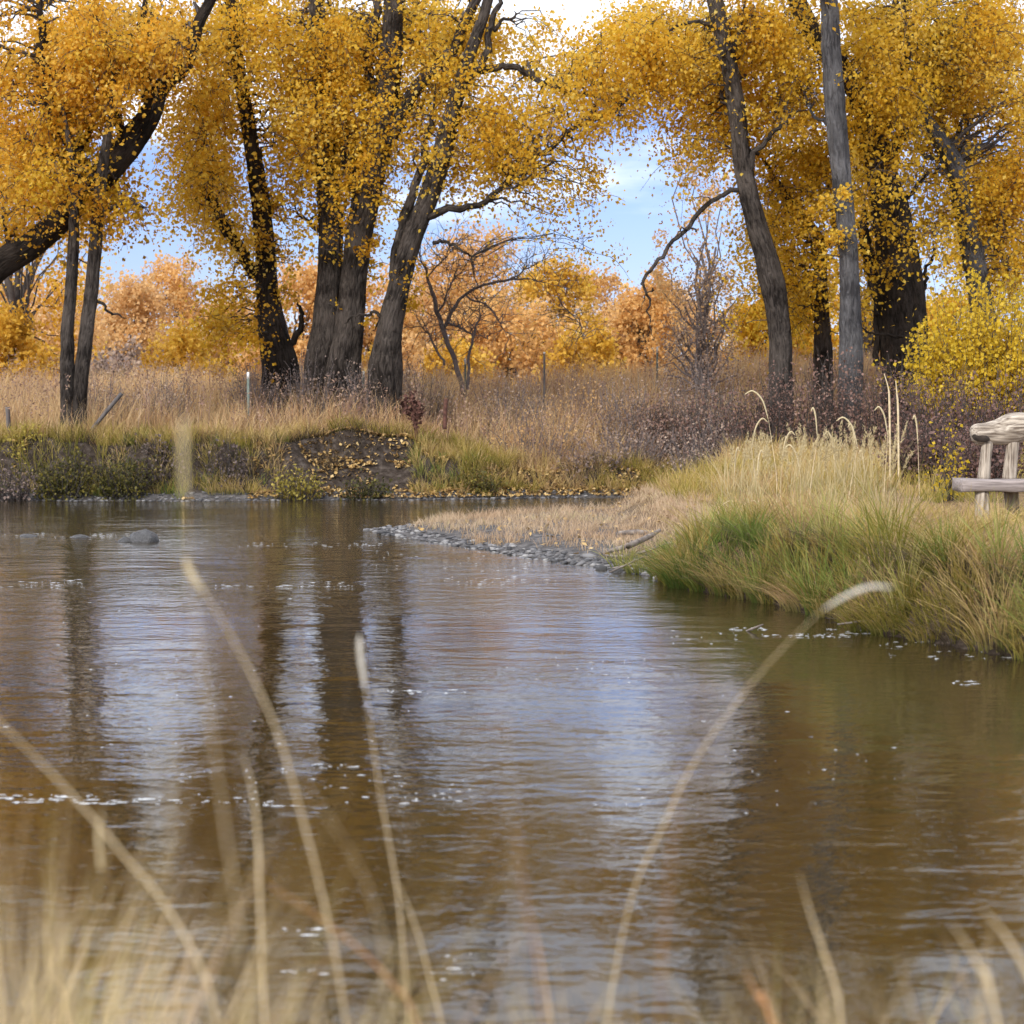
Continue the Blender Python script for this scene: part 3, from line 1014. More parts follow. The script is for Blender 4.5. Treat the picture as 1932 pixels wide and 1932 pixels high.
build_tree("massive almost black cottonwood trunk with thick base at right", 35.0,
           [[(1706, 690, 92), (1704, 630, 104), (1700, 560, 108), (1692, 480, 96), (1682, 410, 86), (1664, 330, 72), (1648, 260, 60), (1620, 180, 50), (1575, 110, 48), (1530, 55, 46), (1496, -20, 40), (1460, -160, 24)]],
           [[(1660, 600, 26), (1650, 520, 30), (1640, 440, 28), (1632, 380, 14)],
            [(1650, 690, 16), (1648, 620, 15), (1648, 550, 16), (1642, 500, 12)],
            [(1668, 320, 34), (1690, 250, 28), (1700, 170, 24), (1705, 80, 20), (1705, -40, 14)],
            [(1736, 555, 12), (1752, 520, 9), (1765, 480, 7), (1763, 450, 4)],
            [(1690, 400, 14), (1735, 350, 10), (1770, 325, 5)],
            [(1700, 640, 7, -.6), (1640, 620, 5, -.6), (1610, 615, 3, -.6)]],
           [(1640, 220, 60, 60, 10, 320), (1660, 330, 50, 50, 7, 220), (1690, 130, 80, 70, 14, 330), (1640, 60, 70, 60, 11, 330), (1720, 210, 60, 60, 9, 330), (1620, 300, 40, 60, 6, 220),
            (1740, 50, 70, 60, 9, 330), (1670, 440, 40, 60, 6, 130, 45, .35), (1750, 420, 50, 60, 6, 220), (1640, 520, 40, 60, 5, 180), (1760, 340, 50, 40, 5, 240), (1500, 60, 40, 60, 5, 260), (1520, 130, 40, 60, 5, 260)] + crown_above(1620, 110, 9, 300),
           leaf='olive', bark='bark_dark', behind=.8)

build_tree("grey cottonwood bending left behind the yellow-green bush at right edge", 36.0,
           [[(1870, 720, 60), (1862, 620, 54), (1846, 520, 50), (1828, 440, 48), (1812, 370, 46), (1798, 310, 46), (1772, 265, 40), (1738, 215, 30), (1708, 160, 24), (1690, 90, 18), (1690, -20, 12)]],
           [[(1800, 320, 16), (1760, 300, 12), (1730, 280, 6)], [(1846, 500, 14), (1862, 450, 9), (1880, 430, 4)],
            [(1740, 215, 16), (1750, 150, 12), (1752, 90, 8), (1748, 20, 5)]],
           [(1880, 100, 80, 80, 16, 330), (1800, 130, 70, 70, 12, 330), (1890, 350, 50, 80, 13, 330, 75, .4), (1900, 460, 50, 70, 11, 330, 75, .4), (1830, 50, 80, 50, 10, 330), (1900, 20, 60, 50, 7, 330),
            (1770, 240, 50, 50, 6, 240), (1880, 200, 50, 40, 5, 220), (1860, 260, 40, 30, 3, 120), (1960, 250, 40, 150, 10, 320), (1840, 520, 40, 40, 3, 130), (1780, 180, 50, 40, 6, 300)]
           + crown_above(1990, 80, 9, 300) + crown_above(1700, 40, 5, 250),
           leaf='gold', bark='bark_grey', behind=1.9)


# background trees: soft orange willows and cottonwoods beyond the field
def far_tree(label, u, vt, wpx, Y, leaf, n=26, nl=190, vb=745, size=.12, name="willow_tree", droop=-.15, twig='twig', tone=.55, sparse=1.0, tr=.12, group="autumn trees beyond the field", cat="tree"):
    b = P(u, vb, Y)
    b[2] = float(G(b[0], b[1]))
    top = P(u, vt, Y)[2]
    H = top - b[2]
    W = px(wpx, Y) / 2
    root = thing(name, b, label, cat, group)
    lb, tb, kb = Buf(), Buf(), Buf()
    for s in range(3):
        e = b + np.array([RNG.uniform(-.3, .3) * W, RNG.uniform(-.3, .3) * W, H * RNG.uniform(.45, .65)])
        tube(kb, sag_path(b + np.array([(s - 1) * .12, 0, -.2]), e, .0, 7, .10), np.linspace(min(.035 * H / 2.2, tr), min(.012 * H / 2.2, tr * .4), 7), 7, .1)
    kb.build("trunk", M[twig], root, True)
    for k in range(n):
        h = RNG.uniform(.04, 1.0)
        prof = math.sqrt(max(0, 1 - ((h - .45) / .62) ** 2))
        a = RNG.uniform(0, 2 * np.pi)
        q = math.sqrt(RNG.uniform(.05, 1)) * W * prof
        r = W * RNG.uniform(.2, .36) + .15
        c = b + np.array([q * math.cos(a), q * math.sin(a) * .8, h * H - r * .55])
        if k % 2 == 0:
            tube(tb, sag_path(b + np.array([0, 0, H * .18]), c, .05, 6, .10), np.linspace(.03, .01, 6), 4, cap=False)
        leaf_cluster(lb, tb, c, r, int(nl * sparse), size, np.clip(tone + RNG.normal(0, .16), .05, .95), droop, wood=(k % 2 == 0), flat=1.25, spread=.2)
    lb.build("crown", M[leaf], root, kind="stuff")
    tb.build("fine_branching", M[twig], root, kind="stuff")
    return root


for a in [
    ("broad pale orange tree at the far left edge behind the leaning limb", 10, 500, 330, 72, 'orange', 30, 190),
    ("peach-orange tree seen just right of the twin-stemmed cottonwood", 245, 520, 170, 84, 'peach', 26, 190),
    ("round-topped bright orange tree peaking under the left sky gap", 345, 478, 150, 92, 'orange', 26, 200),
    ("orange tree filling the space between left clump trunks", 560, 515, 190, 78, 'orange', 26, 190),
    ("orange tree glimpsed between the dark and the arching clump trunks", 705, 540, 150, 80, 'orange', 20, 190),
    ("widest orange tree, highest of those in the central gap", 900, 462, 250, 88, 'orange', 36, 190),
    ("orange-gold tree behind the bare grey tree's outer branches", 1040, 505, 180, 82, 'yellow', 26, 170),
    ("deep orange tree at right end of the central gap below open sky", 1215, 532, 140, 76, 'orange', 24, 200),
    ("thin orange tree with sky showing through in the central gap", 1130, 510, 130, 96, 'orange', 16, 150),
    ("peach tree low at the far left behind the twin stems", 110, 590, 190, 66, 'peach', 22, 170),
    ("low orange tree between the round-topped one and the central clump", 450, 560, 170, 88, 'orange', 24, 180),
    ("low orange-brown tree under the bare grey tree's branches", 970, 590, 220, 70, 'orange', 26, 180),
    ("low peach tree left of the deep orange one in the central gap", 1150, 580, 190, 90, 'peach', 24, 180),
    ("low soft orange tree left of the round-topped one at far left", 190, 560, 200, 95, 'orange', 24, 180),
    ("low gold tree right behind the bare grey tree", 880, 560, 200, 100, 'yellow', 24, 180),
    ("pale orange tree low beside the purple bare bush", 1285, 560, 150, 95, 'peach', 22, 180),
    ("low orange tree just behind the arching stem's foot", 800, 570, 180, 86, 'peach', 24, 180),
]:
    a = list(a)
    a[2] -= 22 if 480 < a[1] < 1000 else (6 if a[1] > 500 else -6)
    a[3] *= 1.12
    far_tree(a[0], *a[1:6], n=int(a[6] * 2.7), nl=int(a[7] * .9), size=.13)
for a in [
    ("bright yellow willow bush left of the central clump", 345, 625, 170, 56, 'yellow', 16, 230),
    ("yellow willow bush directly below the central sky gap", 1110, 628, 150, 58, 'yellow', 18, 240),
    ("small golden bush behind the bases of the central clump", 640, 600, 120, 52, 'yellow', 10, 200),
    ("golden bush beside the purple bare shrub", 1430, 575, 110, 46, 'gold', 12, 220),
    ("small dull yellow bush at right foot of the central clump", 850, 655, 130, 54, 'yellow', 12, 200),
    ("golden bush glowing between the right clump trunks", 1520, 560, 130, 48, 'gold', 14, 230),
    ("ochre bush at the far left edge under the leaning limb", 30, 600, 150, 50, 'yellow', 14, 220),
    ("dull purple-brown thicket beside the twin stems", 235, 655, 170, 50, 'greyleaf', 14, 130),
    ("low orange bush between the pale slender trunk and the split one", 1500, 600, 130, 62, 'orange', 14, 220),
    ("low golden bush behind the gap beside the massive black trunk", 1630, 590, 130, 60, 'yellow', 14, 220),
    ("low orange bush right of the massive black trunk", 1770, 560, 150, 58, 'gold', 16, 220),
    ("low orange bush behind the grey-purple leafless bush", 1360, 590, 150, 64, 'orange', 16, 220),
    ("pink-brown thicket at the foot of the central clump's right side", 770, 640, 140, 56, 'peach', 14, 90),
]:
    far_tree(a[0], *a[1:6], n=int(a[6] * 1.6), nl=a[7], name="willow_bush", size=.11, droop=-.3, group="bushes beyond the field", cat="bush")
far_tree("sparse pinkish half-bare tree rising behind the long bare drooping limb", 1325, 290, 170, 44, 'peach', 36, 110, size=.065, name="half_bare_tree", twig='twig_pale', tr=.06, group=None)
far_tree("golden cottonwood filling the gap behind the right clump", 1640, 330, 260, 56, 'gold', 34, 200, size=.09, name="cottonwood_tree", group=None)
far_tree("golden cottonwood standing behind the bending trunk at right edge", 1850, 300, 220, 50, 'olive', 30, 220, size=.085, name="cottonwood_tree", group=None)
far_tree("tall amber cottonwood behind the leaning limb at upper left", 40, 60, 330, 52, 'amber', 46, 260, size=.085, name="cottonwood_tree", group=None)
far_tree("grey-purple leafless bush at left foot of the right clump", 1330, 480, 150, 38, 'greyleaf', 44, 120, size=.035, name="bare_bush", tr=.03, twig='twig_pale', droop=-.2, group=None, cat="bush")


# ------------------------------------------------------------------ shrubs
def shrub(label, u, Y, wpx, vt, leaf, stems=70, leaves=26, size=.045, twig='twig', name="shrub", lean=.35, depth=.5, tone=.5, group=None, bury=.05, lift=0.0, vb=None):
    """Many thin stems from one crown of roots, leaves along the upper two thirds."""
    x = P(u, 800, Y)[0]
    g = float(G(x, Y)) + lift
    H = max(.2, P(u, vt, Y)[2] - g)
    W = px(wpx, Y) / 2
    root = thing(name, (x, Y, g), label, "shrub", group)
    lb, tb = Buf(), Buf()
    for k in range(stems):
        a = RNG.uniform(0, 2 * np.pi)
        q = math.sqrt(RNG.uniform(0, 1))
        bx, by = q * .55 * W * math.cos(a), q * .55 * W * math.sin(a) * depth * 2
        b = np.array([x + bx, Y + by, float(G(x + bx, Y + by)) - bury])
        h = H * RNG.uniform(.55, 1.05) * (1 - .35 * q * q)
        tip = b + np.array([q * .5 * W * math.cos(a) + RNG.normal() * .1 * W, q * .5 * W * math.sin(a) * depth * 2, h])
        p = sag_path(b, tip, .03, 6, .10)
        tube(tb, p, np.linspace(.009, .003, 6), 3, cap=False)
        m = int(leaves * RNG.uniform(.6, 1.4))
        t = RNG.uniform(.2, 1, m)
        S = catmull(p, 12)
        pts = S[np.clip((t * 11).astype(int), 0, 11)] + RNG.normal(size=(m, 3)) * .09
        leaf_quads(lb, pts, size, np.clip(tone + RNG.normal(0, .1), 0, 1) + RNG.normal(0, .13, m))
    lb.build("foliage", M[leaf], root, kind="stuff")
    tb.build("stem_cluster", M[twig], root, kind="stuff")
    return root


PS = "purple shrubs along the right bank"
for lab, u, Y, w, vt, tone in [
    ("dusky purple shrub below the split broken cottonwood base", 1455, 31.0, 170, 655, .5),
    ("purple-red shrub at foot of the pale slender trunk", 1570, 30.0, 170, 640, .6),
    ("dark purple shrub in front of the massive black trunk", 1680, 29.0, 170, 665, .5),
    ("dark plum shrub below the yellow-green bush", 1790, 27.5, 190, 672, .4),
    ("dark plum shrub right behind the bench at the right edge", 1900, 25.5, 200, 675, .35),
    ("plum shrub between the pale stakes and the bench", 1745, 23.5, 150, 760, .35),
    ("dark brown shrub behind the bench seat", 1860, 22.0, 150, 790, .3),
    ("low mauve shrub right of the rusty meadow patch", 1350, 33.0, 150, 690, .6),
    ("low mauve shrub below the grey-purple bare bush", 1260, 34.5, 150, 712, .7),
]:
    shrub(lab, u, Y, w, vt, 'purple', 130, 24, .036, tone=tone, group=PS)
DB = "dry brush standing in the far meadow"
for lab, u, Y, w, vt, leaf, tone in [
    ("scruffy dry brush at the foot of the twin-stemmed cottonwood", 190, 33.5, 130, 690, 'greyleaf', .7),
    ("tan dry brush right of the twin stems, below the yellow willow bush", 300, 34.5, 170, 690, 'greyleaf', .85),
    ("dark dry brush at the foot of the left-leaning clump trunk", 480, 35.2, 130, 668, 'greyleaf', .35),
    ("dark twiggy brush at the foot of the tall upright clump stem", 590, 35.0, 130, 655, 'greyleaf', .25),
    ("twiggy brush between the dark and arching clump trunks", 690, 34.6, 110, 650, 'greyleaf', .4),
    ("loose tan brush right of the arching stem's foot", 800, 36.0, 150, 672, 'greyleaf', .8),
    ("grey-mauve brush below the bare grey tree's outer branches", 960, 36.5, 170, 690, 'greyleaf', .55),
    ("rusty brush right of the tall dark steel post", 1100, 36.0, 190, 690, 'peach', .3),
    ("mauve brush below the end of the drooping limb", 1210, 35.0, 170, 678, 'greyleaf', .45),
    ("tall mauve brush under the leafless bush", 1330, 34.5, 170, 655, 'greyleaf', .5),
    ("rusty low brush in the middle of the meadow slope", 1010, 33.2, 200, 745, 'peach', .15),
    ("mauve-brown brush on the slope above the gravel bar", 1180, 32.6, 190, 770, 'greyleaf', .35),
    ("tan brush on the slope left of the reeds", 1330, 31.6, 170, 760, 'greyleaf', .6),
]:
    shrub(lab, u, Y, w, vt, leaf, 90, 16, .034, tone=tone, group=DB, twig='twig_pale', depth=.4)
shrub("large feathery yellow-green bush at the right edge below bending trunk", 1870, 31.0, 340, 495, 'lime', 260, 100, .055, name="willow_bush", depth=.35, tone=.55)
shrub("thin yellow-leaved sapling left of the bench", 1790, 20.5, 70, 775, 'lime', 16, 22, .032, tone=.3)

BS = "shrubs clothing the far cut bank"
for lab, u, Y, w, vt, leaf, tone, st, lv in [
    ("grey twiggy bank shrub touching the water at the left edge", 20, 29.9, 90, 860, 'greyleaf', .2, 60, 12),
    ("dark olive bank shrub second from the left edge", 120, 30.2, 130, 835, 'bankgreen', .25, 70, 24),
    ("yellow-tipped bank shrub at left above the dark one", 45, 30.8, 70, 805, 'bankgreen', .85, 30, 18),
    ("dark green bank shrub below the leaning post", 235, 30.2, 120, 845, 'bankgreen', .2, 70, 24),
    ("brown twiggy bank shrub left of the blurred seed head", 300, 30.6, 80, 828, 'greyleaf', .05, 40, 10),
    ("dark brown twiggy bank shrub right of the blurred seed head", 425, 30.6, 90, 825, 'greyleaf', .05, 50, 10),
    ("yellow-green bank shrub at the waterline left of the leaf-covered slope", 560, 30.2, 110, 865, 'bankgreen', .65, 50, 18),
    ("dark low bank shrub at the foot of the leaf-covered slope", 690, 30.45, 90, 893, 'bankgreen', .1, 40, 18),
    ("dark green shrub overhanging the waterline at mid bank", 905, 31.0, 80, 890, 'bankgreen', .3, 50, 22),
    ("low brown shrub above the dark undercut behind the bar", 1120, 32.0, 140, 845, 'greyleaf', .3, 70, 16),
]:
    shrub(lab, u, Y, w, vt, leaf, st, lv, .04, tone=tone, group=BS, depth=.3)


# ------------------------------------------------------------------ grasses
def scatter(n, x0, x1, y0, y1, keep):
    x, y = RNG.uniform(x0, x1, n), RNG.uniform(y0, y1, n)
    z, f, r, nn = terrain(x, y)
    k = keep(x, y, z, f, r)
    return np.stack([x, y, z], 1)[k], f[k], r[k]


def tufted(B, k=6, s=.05):
    """Turn points into tufts of k blades."""
    n = len(B)
    out = np.repeat(B, k, 0)
    out[:, :2] += RNG.normal(0, s, (n * k, 2))
    return out


wind = np.array([.10, -.05])
B, f, r = scatter(30000, -12, 12, 30.3, 47, lambda x, y, z, f, r: (f > np.where((x > -3.8) & (x < -1.5), 1.3, .8)) & (np.abs(x) < .29 * y + 1) & (r < 0.5) & (RNG.uniform(0, 1, len(x)) < np.clip(1.3 - (y - 31) * .05, .35, 1) * (.75 + .5 * vnoise(x, y, .5, 20))))
patch = vnoise(B[:, 0], B[:, 1], 1.6, 21) + .8 * vnoise(B[:, 0], B[:, 1], .6, 22) + .35 * (B[:, 0] > 0)
dusk = patch > .75
for sel, nm, mat, lab in ((~dusk, "dry_meadow_grass", 'drygrass', "tan and russet dry grass covering the far meadow"),
                          (dusk, "dusky_meadow_weed", 'duskgrass', "dusky mauve dead weeds in patches of the far meadow")):
    b = tufted(B[sel], 4, .08)
    n = len(b)
    b[:, 2], ff = terrain(b[:, 0], b[:, 1])[:2]
    b[:, 2] -= .03
    hp = .50 + .28 * vnoise(b[:, 0], b[:, 1], 1.3, 23) + .24 * vnoise(b[:, 0], b[:, 1], .4, 25)
    hp *= np.clip(.5 + .25 * (ff - .8), .5, 1)
    gb = Buf()
    tint = .5 + .35 * vnoise(b[:, 0], b[:, 1], 1.4, 24) + .2 * vnoise(b[:, 0], b[:, 1], .3, 26)
    blades(gb, b, hp * RNG.uniform(.5, 1.4, n), RNG.uniform(.005, .013, n), RNG.normal(0, .38, (n, 2)) + wind,
           np.clip(tint + RNG.normal(0, .2, n), 0, 1), 3)
    tag(gb.build(nm, M[mat], kind="stuff"), lab, "grass")

# taller weed stalks with knobbly seed clusters scattered through the meadow
B, f, r = scatter(2600, -11, 10, 31, 42, lambda x, y, z, f, r: (f > 1.2) & (r < .3) & (np.abs(x) < .29 * y))
B = B[:900]
wb = Buf()
n = len(B)
H = RNG.uniform(.5, 1.05, n)
lean = RNG.normal(0, .14, (n, 2))
blades(wb, B, H, .012, lean, RNG.uniform(0, 1, n), 3)
k = np.repeat(np.arange(n), 12)
t = RNG.uniform(.55, 1.0, len(k))
c = B[k] + np.stack([H[k] * lean[k, 0] * t ** 1.8, H[k] * lean[k, 1] * t ** 1.8, H[k] * t], 1) + RNG.normal(0, .035, (len(k), 3))
d = unit(RNG.normal(size=(len(k), 3)) + np.array([0, 0, .6]))
blades_n = len(k)
sd_ = unit(np.cross(d, RNG.normal(size=(blades_n, 3)))) * .012
V = np.stack([c - sd_, c + d * .03, c + sd_, c - d * .03], 1).reshape(-1, 3)
wb.add(V, np.arange(4 * blades_n).reshape(-1, 4), tint=np.repeat(RNG.uniform(0, 1, blades_n), 4), along=np.ones(4 * blades_n))
tag(wb.build("meadow_weed_stalks", M['duskgrass'], kind="stuff"), "thin brown weed stalks standing above the far meadow grass", "weeds")


def tussocks(gb, C, n, r, H, W, lean, tint, base_lean=None, segs=5, curl=.9, hj=.35):
    """Grass tussocks: blades fan out of each centre, the outer ones arching over."""
    m = len(C)
    n = np.broadcast_to(n, (m,)).astype(int)
    idx = np.repeat(np.arange(m), n)
    N_ = len(idx)
    a = RNG.uniform(0, 2 * np.pi, N_)
    q = np.sqrt(RNG.uniform(0, 1, N_))
    rr = np.broadcast_to(r, (m,))[idx]
    b = C[idx].copy()
    b[:, 0] += rr * q * np.cos(a)
    b[:, 1] += rr * q * np.sin(a)
    b[:, 2] = np.maximum(G(b[:, 0], b[:, 1]), -.12) - .03
    L = np.stack([np.cos(a), np.sin(a)], 1) * (q ** 1.3 * lean)[:, None] + RNG.normal(0, .27, (N_, 2))
    if base_lean is not None:
        L = L + base_lean[idx]
    h = np.broadcast_to(H, (m,))[idx] * RNG.uniform(1 - hj, 1 + hj * .6, N_)
    blades(gb, b, h, RNG.uniform(W[0], W[1], N_), L, np.clip(np.broadcast_to(tint, (m,))[idx] + RNG.normal(0, .13, N_), 0, 1), segs, curl)


def spaced(n0, box, keep, gap):
    B, f, r = scatter(n0, *box, keep)
    out = []
    for p in B:
        if all((p[0] - o[0]) ** 2 + (p[1] - o[1]) ** 2 > gap * gap for o in out):
            out.append(p)
    return np.array(out)


# far bank: hanging dead grass and roots, olive and straw tussocks between bare soil
B, f, r = scatter(9000, -11, 6, 29.5, 33.2, lambda x, y, z, f, r: (f > .42) & (f < 1.6) & (r < -.1) & (vnoise(x, y, .5, 30) > np.where((x > -3.6) & (x < -1.5), .35, -.1)))
b = tufted(B, 4, .05)
b[:, 2] = G(b[:, 0], b[:, 1]) - .02
n = len(b)
gb = Buf()
blades(gb, b, RNG.uniform(.10, .36, n), RNG.uniform(.005, .012, n), RNG.normal(0, .5, (n, 2)) + np.array([0, -.7]), RNG.uniform(0, 1, n), 3, .9)
tag(gb.build("dead_bank_grass", M['deadgrass'], kind="stuff"), "dark dead grass and roots hanging over the far cut bank", "grass")

C = spaced(4200, (-10.5, 6, 29.6, 33.4), lambda x, y, z, f, r: (f > .25) & (f < 2.0) & (r < -.1) & ((x < -3.7) | (x > -1.6) | (f > 1.35)) & (vnoise(x, y, .7, 31) > -.75), .135)
gb = Buf()
tussocks(gb, C, 42, .10, .34 * RNG.uniform(.55, 1.3, len(C)), (.006, .012), .6, .36 + .4 * vnoise(C[:, 0], C[:, 1], .8, 32) + RNG.normal(0, .14, len(C)),
         np.tile([0.0, -.25], (len(C), 1)), 4)
tag(gb.build("bank_grass_tufts", M['bankgrass'], kind="stuff"), "olive and straw grass tufts on the far cut bank", "grass")
C = spaced(500, (-10.5, 2.5, 29.6, 32.6), lambda x, y, z, f, r: (f > .15) & (f < 1.3) & (r < -.1) & ((x < -3.7) | ((x > -1.6) & (x < -.2))) & (vnoise(x, y, .6, 34) > .0), .25)
gb = Buf()
tussocks(gb, C, 40, .10, .28 * RNG.uniform(.6, 1.3, len(C)), (.006, .012), .6, .35 + RNG.normal(0, .2, len(C)), np.tile([0.0, -.2], (len(C), 1)), 4)
tag(gb.build("bank_green_tufts", M['greengrass'], kind="stuff"), "green grass tufts low on the far cut bank", "grass")

# right bank
inR = lambda x, y: (x < .285 * y + .5)


def wl_(C):
    e = np.clip(1.0 - poly_sd(C[:, 0], C[:, 1], RB), 0, 1)
    return np.stack([-.38 * e, -.5 * e], 1)


def hgt(C):
    k = ss((C[:, 0] / C[:, 1] - .205) / .02)
    a = np.interp(C[:, 1], [10, 12.5, 14.5, 16, 17, 18.2], [.50, .50, .42, .34, .24, .20])
    return a * (1 - k) + k * np.interp(C[:, 1], [10, 12.3, 14.5, 16, 18.2], [.50, .40, .27, .2, .2])


C = spaced(6000, (1.2, 6.2, 10.0, 18.4), lambda x, y, z, f, r: (r > .02) & inR(x, y) & ((y < 17) | (x > 1.9)), .24)
gmask = (C[:, 0] < 1.75 + .4 * vnoise(C[:, 0], C[:, 1], .4, 48)) & (C[:, 1] > 13.6) & (RNG.uniform(0, 1, len(C)) < .6)
edge = poly_sd(C[:, 0], C[:, 1], RB)
A = C[~gmask]
tn = .56 + .30 * vnoise(A[:, 0], A[:, 1], .9, 47) + RNG.normal(0, .25, len(A)) + .10 * (A[:, 1] - 14) / 2 - .18 * (edge[~gmask] < .35)
gb = Buf()
tussocks(gb, A, 85, .11, hgt(A) * RNG.uniform(.45, 1.45, len(A)) * (1 + .35 * vnoise(A[:, 0], A[:, 1], .6, 81)), (.004, .010), .85, tn, wl_(A) + RNG.normal(0, .38, (len(A), 2)))
tag(gb.build("tussock_grass", M['bankgrass'], kind="stuff"), "long golden-green tussock grass arching over the right bank", "grass")
A = C[gmask]
A = np.vstack([A, spaced(900, (1.0, 2.0, 14.2, 17.6), lambda x, y, z, f, r: (r > -.05) & (r < .5), .26)])
gb = Buf()
tussocks(gb, A, 80, .11, hgt(A) * RNG.uniform(.7, 1.35, len(A)), (.005, .010), .75, .38 + .3 * vnoise(A[:, 0], A[:, 1], .5, 49) + RNG.normal(0, .15, len(A)), wl_(A) * .8 + RNG.normal(0, .15, (len(A), 2)))
tag(gb.build("green_tussock", M['greengrass'], kind="stuff"), "bright green grass at the left tip of the right bank", "grass")
A = spaced(1500, (1.3, 5.0, 10.3, 16.6), lambda x, y, z, f, r: (r > -.06) & (r < .14) & inR(x, y), .13)
gb = Buf()
tussocks(gb, A, 60, .09, .42 * RNG.uniform(.6, 1.3, len(A)), (.004, .009), .7, .45 + RNG.normal(0, .25, len(A)), 1.3 * wl_(A) + RNG.normal(0, .25, (len(A), 2)), curl=1.1)
tag(gb.build("overhanging_edge_grass", M['bankgrass'], kind="stuff"), "mixed straw and olive grass hanging over the right bank's waterline", "grass")
A = spaced(700, (1.9, 5.0, 10.3, 14.5), lambda x, y, z, f, r: (r > -.08) & (r < .3) & (vnoise(x, y, .45, 50) > .05) & inR(x, y), .2)
gb = Buf()
tussocks(gb, A, 60, .07, .50 * RNG.uniform(.7, 1.2, len(A)), (.006, .011), .35, .5 + RNG.normal(0, .2, len(A)), wl_(A) * .3, curl=.5)
tag(gb.build("edge_reeds", M['greengrass'], kind="stuff"), "upright green and yellow blades growing from the water along the right bank", "grass")
A = spaced(900, (1.5, 5.0, 10.3, 15.5), lambda x, y, z, f, r: (r > 0) & (r < .35) & inR(x, y), .16)
gb = Buf()
tussocks(gb, A, 50, .10, .36 * RNG.uniform(.6, 1.2, len(A)), (.004, .008), 1.0, .55 + RNG.normal(0, .2, len(A)), 1.8 * wl_(A), curl=1.3)
tag(gb.build("dead_edge_grass", M['deadgrass'], kind="stuff"), "brown tangled dead grass drooping into the water at right", "grass")
A = spaced(1500, (1.5, 6.0, 10.5, 18.0), lambda x, y, z, f, r: (r > .1) & inR(x, y) & (vnoise(x, y, .5, 66) > .1), .22)
gb = Buf()
tussocks(gb, A, 45, .12, .8 * hgt(A) * RNG.uniform(.6, 1.3, len(A)), (.003, .007), 1.1, .75 + RNG.normal(0, .2, len(A)), RNG.normal(0, .6, (len(A), 2)), curl=1.2)
tag(gb.build("flattened_dead_grass", M['deadgrass'], kind="stuff"), "flattened brown dead stems tangled through the right bank grass", "grass")
# a haze of thin rosy seed stems above the tussocks
B, f, r = scatter(3000, 1.6, 6.2, 11.2, 18.2, lambda x, y, z, f, r: (r > .35) & inR(x, y) & (x / y < .215) & (vnoise(x, y, .8, 56) > -.2))
gb = Buf()
n = len(B)
blades(gb, B, np.interp(B[:, 1], [10, 14.5, 16.5, 18.2], [.58, .50, .36, .28]) * RNG.uniform(.8, 1.2, n), RNG.uniform(.003, .005, n), RNG.normal(0, .3, (n, 2)) + np.array([-.1, -.1]), RNG.uniform(.3, 1, n), 4)
tag(gb.build("rosy_seed_stems", M['bargrass'], kind="stuff"), "thin rosy seed stems rising above the right bank grass", "grass")

C = spaced(700, (1.8, 5.4, 18.3, 24.5), lambda x, y, z, f, r: (r > .1) & (x < .20 * y) & (x > .10 * y) & (vnoise(x, y, .9, 57) > -.05), .30)
gb = Buf()
tussocks(gb, C, 18, .09, .5 * RNG.uniform(.4, 1.35, len(C)), (.005, .010), .35, .5 + .3 * vnoise(C[:, 0], C[:, 1], .8, 52) + RNG.normal(0, .15, len(C)), curl=.6)
tag(gb.build("pale_reed_grass", M['palegrass'], kind="stuff"), "tall pale straw-coloured grass behind the right bank", "grass")
C = spaced(3000, (2.0, 8.0, 18.2, 31.0), lambda x, y, z, f, r: ((r > .2) | (f > .3)) & inR(x, y) & ~((x / y > .22) & (y < 20)) & ((y > 22.5) | (vnoise(x, y, .6, 67) > .15)), .27)
gb = Buf()
tussocks(gb, C, 50, .14, np.where(C[:, 1] < 22.5, .24, .38) * RNG.uniform(.6, 1.3, len(C)), (.006, .012), .55, .42 + .35 * vnoise(C[:, 0], C[:, 1], 1.0, 53) + RNG.normal(0, .15, len(C)), segs=4)
tag(gb.build("golden_thicket_grass", M['bankgrass'], kind="stuff"), "amber and green grass before the purple shrubs", "grass")
B, f, r = scatter(5200, -1.4, 2.6, 18.0, 28.2, lambda x, y, z, f, r: (r > .30 + .2 * vnoise(x, y, .4, 54)) & (x < 2.3) & (vnoise(x, y, .6, 58) > -.5))
b = tufted(B, 5, .05)
b[:, 2] = G(b[:, 0], b[:, 1]) - .01
n = len(b)
gb = Buf()
blades(gb, b, RNG.uniform(.05, .15, n) * (1 + .4 * vnoise(b[:, 0], b[:, 1], .5, 59)), RNG.uniform(.004, .009, n), RNG.normal(0, .45, (n, 2)), np.clip(.4 + .4 * vnoise(b[:, 0], b[:, 1], .7, 55) + RNG.normal(0, .15, n), 0, 1), 3)
tag(gb.build("bar_grass", M['bargrass'], kind="stuff"), "short pinkish dry grass on top of the gravel bar", "grass")


